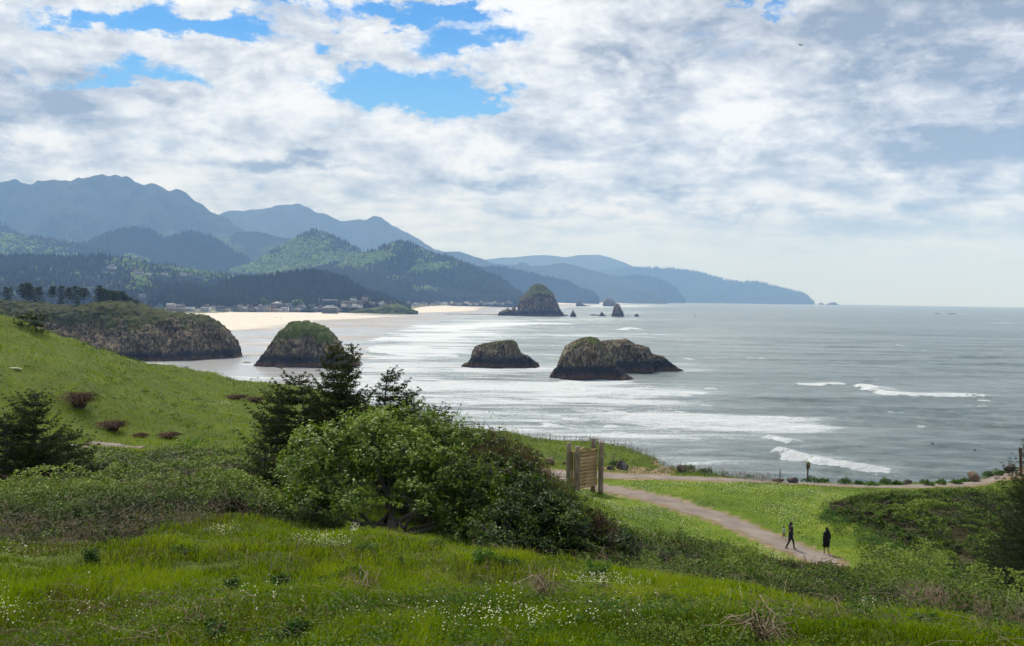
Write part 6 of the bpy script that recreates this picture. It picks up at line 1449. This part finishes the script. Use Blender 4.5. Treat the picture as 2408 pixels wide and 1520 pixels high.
boulder(1301, 1034, 26, 11, 'reddish rock lump on the grassy bluff crest', 1002)
pb = boulder(1460, 1104, 34, 24, 'dark boulder with a metal plaque between board and bluff', 1003, dark=True)
boulder(1436, 1105, 20, 10, 'low dark stone hugging the boulder with the plaque', 1004, dark=True)
boulder(1568, 1078, 20, 15, 'square boulder at the cliff end of the dirt trail', 1005, dark=True)
boulder(1562, 1086, 22, 11, 'flat brown stone below the square boulder at the trail', 1006)
boulder(1592, 1082, 14, 10, 'small stone right of the square boulder at the trail', 1007)
boulder(1600, 1112, 28, 17, 'grey boulder on the grass right of the dirt trail', 1008, dark=True)
boulder(1862, 1136, 30, 16, 'large square edged boulder left of the brown warning sign', 1009, dark=True)
boulder(1830, 1135, 30, 10, 'low flat boulder partly in grass left of the square one', 1010)
boulder(2132, 1140, 22, 12, 'low dark boulder half hidden in leaves on the bluff edge', 1011, dark=True)
boulder(2290, 1134, 34, 24, 'pointed brown boulder beside the leaning fence post', 1012)
boulder(2374, 1112, 26, 20, 'dark boulder next to the right edge spruce', 1013, dark=True)
boulder(1330, 1093, 16, 9, 'small stone beside the wooden board posts', 1014)
# plaque on the boulder
pl = MB(); pl.box((.12, 0, 0), (.155, .02, .27), bev=.006)
for k in range(7): pl.box((.12, -.024, .19 - k * .06), (.11 - .02 * (k % 3), .006, .010), v=.8)
po = pl.build('plaque', M['plaque'], pb); po.location = (.14, -.50, .38); po.rotation_euler = (radians(-18), radians(6), radians(8))
# white scrap on the left hill
p = hit(33, 866)[0]; mb = MB(); mb.box((0, 0, .06), (.34, .12, .05), bev=.03); mb.box((.35, .05, .03), (.18, .10, .04), bev=.02); o = mb.build('driftwood', M['flower']); o.location = p; setp(o, 'pale bleached piece of wood lying on the left hill', 'driftwood')

# ------------------------------------------------------------------ big board seen from behind
Yb = 75.5; sB = Yb / FPX
A0 = Pt(1352, 1170, Yb); A0[2] = float(G(A0[0], A0[1])); B0 = Pt(1408, 1166, Yb + 1.9)
bx_ = np.array([B0[0] - A0[0], B0[1] - A0[1], 0]); wB = float(np.linalg.norm(bx_)); ang = math.atan2(bx_[1], bx_[0])
root = empty('notice_board', A0, 'big weathered wooden board seen from behind, held between log posts beside the path junction', 'notice board', rz=ang)
def zat(px, py, Y): return float(Pt(px, py, Y)[2] - A0[2])
top_l = zat(1352, 1049, Yb); H_B = top_l
postsB = [(-.02, -.22, top_l, .19), (-.02 - .08, .62, top_l + .18, .18), (wB - .02, -.20, top_l + .05, .20), (wB + .0, .62, top_l + .25, .19)]
for i, (x_, y_, h_, r_) in enumerate(postsB):
    b = MB(); zz_ = np.linspace(-.5, h_, 9); b.rings(np.stack([x_ + .012 * np.sin(zz_ * 2 + i), np.full(9, y_), zz_], 1), r_ * (1 + .05 * np.sin(zz_ * 3 + i)), r_ * (1 + .05 * np.cos(zz_ * 2.3 + i)), 14, v=1.0)
    o = b.build('post', M['log'], root, smooth=True)
    m_ = o.data.polygons
    for f_ in m_:
        if abs(f_.normal.z) > .8: f_.use_smooth = False
zlo = zat(1352, 1154, Yb); zhi = zat(1352, 1071, Yb)
pn = MB(); nP = 10; xa, xb = .10, wB - .02; yP = .20
for k in range(nP):
    z0_, z1_ = zlo + (zhi - zlo) * k / nP, zlo + (zhi - zlo) * (k + 1) / nP
    pn.box(((xa + xb) / 2, yP + .008 * (k % 2), (z0_ + z1_) / 2), ((xb - xa) / 2, .028, (z1_ - z0_) / 2 - .014), v=[1.0, .80, 1.0, .9][k % 4], bev=.008)
# arched top plank
m_ = 40; xs = np.linspace(xa, xb, m_); u = (xs - xa) / (xb - xa); arch = zhi + .16 + .26 * np.exp(-((u - .38) / .20) ** 2) + .05 * np.exp(-((u - .95) / .15) ** 2)
Vt = []
for x_, z_ in zip(xs, arch): Vt += [(x_, yP - .03, zhi + .005), (x_, yP - .03, z_), (x_, yP + .03, z_), (x_, yP + .03, zhi + .005)]
Fq = []
for i in range(m_ - 1):
    for j in range(4): Fq.append((i * 4 + j, i * 4 + (j + 1) % 4, i * 4 + 4 + (j + 1) % 4, i * 4 + 4 + j))
Fq += [(0, 3, 2, 1), ((m_ - 1) * 4, (m_ - 1) * 4 + 1, (m_ - 1) * 4 + 2, (m_ - 1) * 4 + 3)]
pn.add(Vt, Fq, 1.0); pn.box(((xa + xb) / 2, yP + .045, (zlo + zhi) / 2), ((xb - xa) / 2 - .02, .008, (zhi - zlo) / 2 - .03), v=.1); pn.build('panel', M['plank'], root)
fr = MB()
for i in range(m_ - 1):   # cap strip following the arch
    a_, b_ = np.array([xs[i], yP, arch[i] + .022]), np.array([xs[i + 1], yP, arch[i + 1] + .022]); mid = (a_ + b_) / 2; L = np.linalg.norm(b_ - a_); t_ = math.atan2(b_[2] - a_[2], b_[0] - a_[0])
    fr.box(mid, (L / 2 + .002, .07, .020), R=np.array([[cos(t_), 0, -sin(t_)], [0, 1, 0], [sin(t_), 0, cos(t_)]]), v=1.0)
fr.build('cap', M['plank'], root)
fb = MB(); fb.box((-.12, .20, (zlo + zhi) / 2 + .05), (.05, .10, (zhi - zlo) / 2 + .10), v=1.0, bev=.01); fb.box((-.13, .20, zhi + .25), (.20, .13, .06), v=1.0, bev=.01); fb.box(((xa + xb) / 2, .30, zlo + .2), ((xb - xa) / 2 + .1, .05, .08), v=1.0, bev=.01); fb.build('brace', M['plank'], root)

# ------------------------------------------------------------------ warning sign
p = hit(1899, 1135)[0]; s_ = p[1] / FPX; Hs = (1135 - 1086) * s_
root = empty('warning_sign', p, 'small brown warning sign on a post at the cliff edge', 'sign')
b = MB(); b.box((0, 0, Hs * .35 - .2), (.055, .055, Hs * .35 + .2), bev=.01); b.build('post', M['redpost'], root)
W_ = 8.6 * s_ / 2; zt = Hs; zb_ = Hs - 17 * s_; zc = (zt + zb_) / 2; hh = (zt - zb_) / 2
b = MB(); b.box((0, -.075, zc), (W_, .015, hh), bev=.006); b.build('sign_panel', M['signface'], root)
sg = MB(); 
# two falling figures on a crumbling edge
for (ox, cc) in ((-.45, 0), (.35, 1)):
    c0 = np.array([ox * W_, -.094, zc + hh * .55]); 
    sg.rings(np.array([c0 + [0, 0, .065], c0 + [0, 0, .095], c0 + [0, 0, .125]]), [.02, .035, .02], [.004, .005, .004], 8)
    for (x1, z1, x2, z2) in ((0, .06, .01, -.05), (0, .04, -.07, .08), (0, .04, .07, .07), (.01, -.05, -.05, -.13), (.01, -.05, .07, -.12)): sg.tube(np.array([c0 + [x1, 0, z1], c0 + [x2, 0, z2]]), .013, 4)
sg.build('pictogram', M['signyellow'], root)
sg = MB()
for k, (w_, z_) in enumerate([(.62, .02), (.5, -.16), (.7, -.34), (.45, -.52)]):
    z_ = zc + hh * z_
    for j in range(5):
        if (k + j) % 4 == 3: continue
        sg.box((W_ * w_ * (-1 + (j + .5) * .4), -.094, z_), (W_ * w_ * .16, .003, hh * .045))
sg.build('lettering', M['signred'], root)
sg = MB()
for j in range(4): sg.box((W_ * .5 * (-1 + (j + .5) * .5), -.094, zc - hh * .78), (W_ * .10, .003, hh * .04))
sg.build('lettering', M['signwhite'], root)
# brown post at the right edge
p = hit(2400, 1112)[0]; s_ = p[1] / FPX; root = empty('trail_post', p, 'leaning brown trail post at the right frame edge by the spruce', 'post'); b = MB(); b.box((0, 0, .75), (.10, .07, 1.35), R=np.array([[1, 0, -.06], [0, 1, 0], [.06, 0, 1]]), bev=.015); b.build('post', M['redpost'], root)

# ------------------------------------------------------------------ wire fence along the bluff edge
fp = [(1263,1090,1060,0),(1443,1097,1062,0),(1712,1120,1097,0),(1834,1134,1104,0),(2022,1137,1112,0),(2174,1136,1110,0),(2286,1118,1093,3),(2372,1108,1084,0)]
f0 = hit(1443, 1097)[0]; root = empty('wire_fence', f0, 'low fence of thin metal posts and wires along the bluff edge', 'fence'); tops = []
for (px, pb_, pt_, ln_) in fp:
    q = hit(px, pb_)[0]; h_ = (pb_ - pt_) * q[1] / FPX; e = q + np.array([ln_ * q[1] / FPX * 2.2, 0, h_]); b = MB(); b.tube(np.array([q - [0, 0, .3], (q + e) / 2, e]) - f0, .045, 6); b.build('post', M['steel'], root, smooth=True); tops.append((q, e))
for fr_ in (.35, .62, .9):
    b = MB()
    for (q1, e1), (q2, e2) in zip(tops[:-1], tops[1:]):
        a_ = q1 + (e1 - q1) * fr_; c_ = q2 + (e2 - q2) * fr_; t = np.linspace(0, 1, 12)[:, None]; w_ = a_ + (c_ - a_) * t; w_[:, 2] -= .22 * np.sin(t[:, 0] * pi); 
        w_[:, 2] = np.maximum(w_[:, 2], G(w_[:, 0], w_[:, 1]) + .1)
        b.tube(w_ - f0, .012, 3, cap=False)
    b.build('wire', M['wire'], root)

# ------------------------------------------------------------------ people
SKIN = simple('skin', (.28, .15, .10), .6, .05, 10, 0); HAIR = simple('hair_black', (.010, .008, .008), .5, .1, 20, .1)
def mat_c(nm, c, r=.85): return simple(nm, c, r, .18, 6, .3, .2, 14, .01)
def skin_body(parent, joints, edges, rad, mat, root_i=0, sub=2):
    me = bpy.data.meshes.new('body'); me.from_pydata([tuple(j) for j in joints], edges, []); o = bpy.data.objects.new('body', me); COL.objects.link(o); o.parent = parent
    md = o.modifiers.new('skin', 'SKIN'); 
    for i, r in enumerate(rad): me.skin_vertices[0].data[i].radius = (r, r) if np.ndim(r) == 0 else r
    me.skin_vertices[0].data[root_i].use_root = True; md.use_smooth_shade = True
    o.modifiers.new('sub', 'SUBSURF').levels = sub; o.modifiers['sub'].render_levels = sub
    me.materials.append(mat); return o
def person(px, py, hpx, label, cfg, rz=0.0, Yfix=None):
    p = hit(px, py)[0]; h = hpx * p[1] / FPX; s_ = h / 1.72
    t = empty('person', p, label, 'person', 'walkers on the lower path', rz); st = cfg['stride']; lb = cfg.get('legback', 0)
    hip = .90 * s_
    def L(sg, x, y, z): return np.array([x, y, z]) * s_
    J = [(0, 0, .93), (0, 0, 1.10), (0, 0, 1.30), (0, 0, 1.42), (0, -.01, 1.50), (0, -.02, 1.58), (0, -.02, 1.66)]
    R_ = [.135, .125, .145, .10, .05, .085, .07]; E = [(0, 1), (1, 2), (2, 3), (3, 4), (4, 5), (5, 6)]
    for sg in (-1, 1):
        k = len(J); a = st * sg
        J += [(sg * .09, 0, .88), (sg * .095 + cfg['cross'] * sg, -.5 * a * .55 - .03, .48), (sg * .095 + cfg['cross'] * sg, -a * .5 + (.06 if a < 0 else 0), .09), (sg * .10 + cfg['cross'] * sg, -a * .5 - .13, .035)]
        R_ += [.085, .058, .038, .035]; E += [(0, k), (k, k + 1), (k + 1, k + 2), (k + 2, k + 3)]
        k = len(J); hx, hy, hz_ = cfg['hand'][0 if sg < 0 else 1]
        J += [(sg * .17, 0, 1.39), (sg * .215 + cfg.get('elb', 0) * sg, .03, 1.12), (hx, hy, hz_)]; R_ += [.055, .042, .028]; E += [(3, k), (k, k + 1), (k + 1, k + 2)]
        d = np.array([hx, hy, hz_]) - np.array(J[k + 1]); d = d / np.linalg.norm(d)
        for f_ in range(4):      # fingers and thumb
            kk = len(J); off = np.array([0, (f_ - 1.5) * .018, 0]); b0 = np.array([hx, hy, hz_]) + d * .06 + off; J += [tuple(b0), tuple(b0 + d * (.05 + .008 * (f_ in (1, 2))) + np.array([-sg * .012, -.005, 0]))]; R_ += [.009, .007]; E += [(k + 2, kk), (kk, kk + 1)]
        kk = len(J); J += [(hx, hy - .035, hz_ - .035), (hx, hy - .05, hz_ - .07)]; R_ += [.010, .008]; E += [(k + 2, kk), (kk, kk + 1)]
    J = np.array(J) * s_; skin_body(t, J, E, list(np.array(R_) * s_), cfg['skinmat'])
    ft = []
    for sg in (-1, 1):   # shoes / boots
        a = st * sg; fx = sg * .10 + cfg['cross'] * sg; fy = -a * .5 + (.06 if a < 0 else 0); b = MB(); hb = cfg['boot']
        zs = np.array([.0, .02, .06, .09, hb * .6 + .04, hb]); ry = np.array([.13, .135, .11, .06, .058, .062]); cyv = np.array([-.055, -.055, -.04, 0, 0, 0]); rx = np.array([.045, .05, .048, .048, .05, .056])
        b.rings(np.stack([np.full(6, fx), fy + cyv, zs + .002], 1) * s_, rx * s_, ry * s_, 12); b.build('shoe' if hb < .2 else 'boot', cfg['shoemat'], t, smooth=True)
        # trouser leg
        if cfg['legs']:
            mlg, zbot, rr = cfg['legs']; b = MB(); A_ = np.array([sg * .09, 0, .92]); K_ = np.array([sg * .095 + cfg['cross'] * sg, -.5 * a * .55 - .03, .48]); F_ = np.array([fx, fy, .09])
            pts = [A_, (A_ + K_) / 2, K_, (K_ + F_) / 2, F_]; pts = [q for q in pts if q[2] >= zbot - .01]
            if pts[-1][2] > zbot + .02: 
                lo = F_ if zbot < .48 else K_; hi = pts[-1]; f_ = (hi[2] - zbot) / (hi[2] - lo[2]); pts.append(hi + (lo - hi) * f_)
            b.tube(np.array(pts) * s_, np.interp(np.linspace(0, 1, len(pts)), [0, .5, 1], rr) * s_, 12); b.build('trouser_leg', mlg, t, smooth=True)
    # coat / jacket: one lofted shell with sleeves
    z0, flare, mc = cfg['coat']; zs = np.array([z0, z0 + .03, (z0 + 1.02) / 2, 1.02, 1.15, 1.30, 1.40, 1.455, 1.49]); fl = np.interp(zs, [z0, 1.02], [flare, 1.0])
    rx = np.array([.175, .18, .175, .165, .175, .195, .185, .12, .075]) * fl * cfg.get('wide', 1); ry = np.array([.14, .145, .14, .13, .135, .145, .13, .10, .075]) * fl
    b = MB(); b.rings(np.stack([0 * zs, 0 * zs + .005, zs], 1) * s_, rx * s_, ry * s_, 20, p=2.2)
    for sg in (-1, 1):
        hx, hy, hz_ = cfg['hand'][0 if sg < 0 else 1]; b.tube(np.array([(sg * .13, 0, 1.42), (sg * .185, .01, 1.36), (sg * .222 + cfg.get('elb', 0) * sg, .03, 1.12), (hx, hy, hz_ + .03)]) * s_, np.array([.07, .075, .06, .045]) * s_, 10)
    b.build('coat' if z0 < .8 else 'jacket', mc, t, smooth=True)
    if cfg.get('hood'):
        b = MB(); b.rings(np.array([(0, .06, 1.40), (0, .08, 1.46), (0, .08, 1.53), (0, .06, 1.56)]) * s_, np.array([.08, .12, .115, .07]) * s_, np.array([.06, .085, .08, .05]) * s_, 12); b.build('hood', mc, t, smooth=True)
    # face details
    f = MB()
    f.rings(np.array([(0, -.115, 1.58), (0, -.125, 1.60), (0, -.11, 1.63)]) * s_, np.array([.016, .014, .006]) * s_, np.array([.018, .016, .006]) * s_, 6); f.build('nose', SKIN, t, smooth=True)
    f = MB()
    for sg in (-1, 1): f.rings(np.array([(sg * .034, -.098, 1.622), (sg * .034, -.104, 1.63), (sg * .034, -.098, 1.638)]) * s_, np.array([.006, .012, .006]) * s_, np.array([.004, .006, .004]) * s_, 6)
    f.box(np.array((0, -.104, 1.548)) * s_, np.array((.022, .004, .004)) * s_); f.build('eyes_and_mouth', HAIR, t)
    # hair: cap plus optional long back
    b = MB(); zs = np.array([1.56, 1.60, 1.66, 1.71, 1.745, 1.755]); b.rings(np.stack([0 * zs, np.full(6, .012), zs], 1) * s_, np.array([.088, .097, .100, .085, .05, .015]) * s_, np.array([.085, .095, .105, .09, .05, .015]) * s_, 14)
    if cfg.get('long'): b.rings(np.array([(0, .07, 1.30), (0, .085, 1.38), (0, .08, 1.50), (0, .05, 1.62)]) * s_, np.array([.07, .10, .105, .09]) * s_, np.array([.03, .05, .06, .07]) * s_, 12)
    b.build('hair', HAIR, t, smooth=True); return t, s_
darkc = mat_c('coat_navy', (.012, .016, .028)); blk = mat_c('cloth_black', (.008, .008, .010)); pale = mat_c('jacket_pale_green', (.30, .38, .34)); boot = mat_c('boot_pale_blue', (.42, .62, .75), .4); shoe = mat_c('shoe_grey', (.10, .08, .08)); wsh = mat_c('shoe_white', (.5, .5, .5))
person(1859, 1292, 64, 'adult in long dark navy coat and black leggings walking on the path', dict(stride=.42, cross=0, hand=[(-.10, -.12, .98), (.10, -.12, .98)], elb=.01, skinmat=SKIN, shoemat=shoe, boot=.09, legs=(blk, .12, (.085, .06, .045)), coat=(.62, 1.12, darkc), hood=True), rz=radians(62))
t, s_ = person(1843, 1269, 30.5, 'small child in pale jacket and light blue boots beside the adult in navy', dict(stride=.34, cross=0, hand=[(-.24, -.10, .95), (.22, -.20, .98)], skinmat=SKIN, shoemat=boot, boot=.34, legs=(blk, .30, (.085, .06, .05)), coat=(.80, 1.15, pale), long=True, wide=1.1), rz=radians(62))
b = MB(); b.rings(np.array([(-.16, .10, .74), (-.16, .10, .80), (-.16, .10, .84)]) * s_, np.array([.10, .13, .08]) * s_, np.array([.07, .09, .05]) * s_, 10); b.build('red_bag', CL['red'], t, smooth=True)
person(1943, 1306, 66, 'adult in black jacket and black shorts with bare legs at the edge of the lawn', dict(stride=.22, cross=-.02, hand=[(-.20, -.03, .82), (.20, -.03, .82)], elb=.02, skinmat=SKIN, shoemat=wsh, boot=.10, legs=(blk, .50, (.12, .12, .105)), coat=(.78, 1.12, blk), hood=True, wide=1.22), rz=radians(200))

# ------------------------------------------------------------------ birds
def bird(P, span, label, rz=0.0, roll=0.0, group=None, up=.25):
    t = empty('gull', P, label, 'bird', group, rz); t.rotation_euler = (0, roll, rz); b = MB(); L = span * .42
    ys = np.linspace(-L / 2, L / 2, 9); r = np.array([.01, .045, .075, .09, .095, .085, .06, .035, .015]) * span * .9
    b.tube(np.stack([0 * ys, ys, .01 * span * np.cos(ys)], 1), r, 8); b.build('body', M['boulder_dark'], t, smooth=True)
    for sg in (-1, 1):
        u = np.linspace(0, 1, 7); x_ = sg * u * span / 2; z_ = span * up * (np.sin(u * pi * .9) * .55 - .28 * u ** 2); ch = span * np.array([.16, .17, .16, .14, .11, .08, .02]); sw = span * .10 * u ** 2
        V = []
        for i in range(7): V += [(x_[i], -ch[i] * .45 + sw[i], z_[i] + .004 * span), (x_[i], ch[i] * .55 + sw[i], z_[i] + .002 * span), (x_[i], ch[i] * .55 + sw[i], z_[i] - .002 * span), (x_[i], -ch[i] * .45 + sw[i], z_[i] - .010 * span)]
        F = []
        for i in range(6):
            for j in range(4): F.append((i * 4 + j, i * 4 + (j + 1) % 4, i * 4 + 4 + (j + 1) % 4, i * 4 + 4 + j))
        b = MB(); b.add(V, F); b.build('wing', M['boulder_dark'], t, smooth=True)
bird(Pt(1882, 107, 130), 1.0, 'gull soaring high in the cloudy sky', rz=.3, up=.35)
for i, (px, py, sp_, lab) in enumerate([(2283, 1764, 0, ''),]): pass
for i, (sx, sy, lab) in enumerate([(3695, 1760, 'uppermost seabird low over the waves at right'), (3708, 1767, 'second seabird of the loose line over the waves'), (3722, 1773, 'seabird left of the wide winged one over the waves'), (3730, 1778, 'wide winged seabird over the waves at right'), (3901, 1803, 'lone seabird flapping above the water near the right edge')]):
    bird(Pt(sx / 1.701, sy / 1.701, 190), [.5, .5, .5, 1.1, 1.0][i], lab, rz=.2 * i, group='seabirds over the waves', up=.6)
# ------------------------------------------------------------------ haze
m = bpy.data.materials.new('haze_air'); m.use_nodes = True; T = NT(m.node_tree)
pv = T.n('ShaderNodeVolumePrincipled', {'Color': (.30, .53, 1.0, 1), 'Density': 0.85e-4, 'Anisotropy': 0.0, 'Absorption Color': (1, 1, 1, 1)})
T.link(pv.outputs[0], T.n('ShaderNodeOutputMaterial').inputs['Volume'])
hb = MB(); hb.box((0, 13500, 700), (27000, 15500, 840)); hz = hb.build('haze', m); setp(hz, kind='stuff')
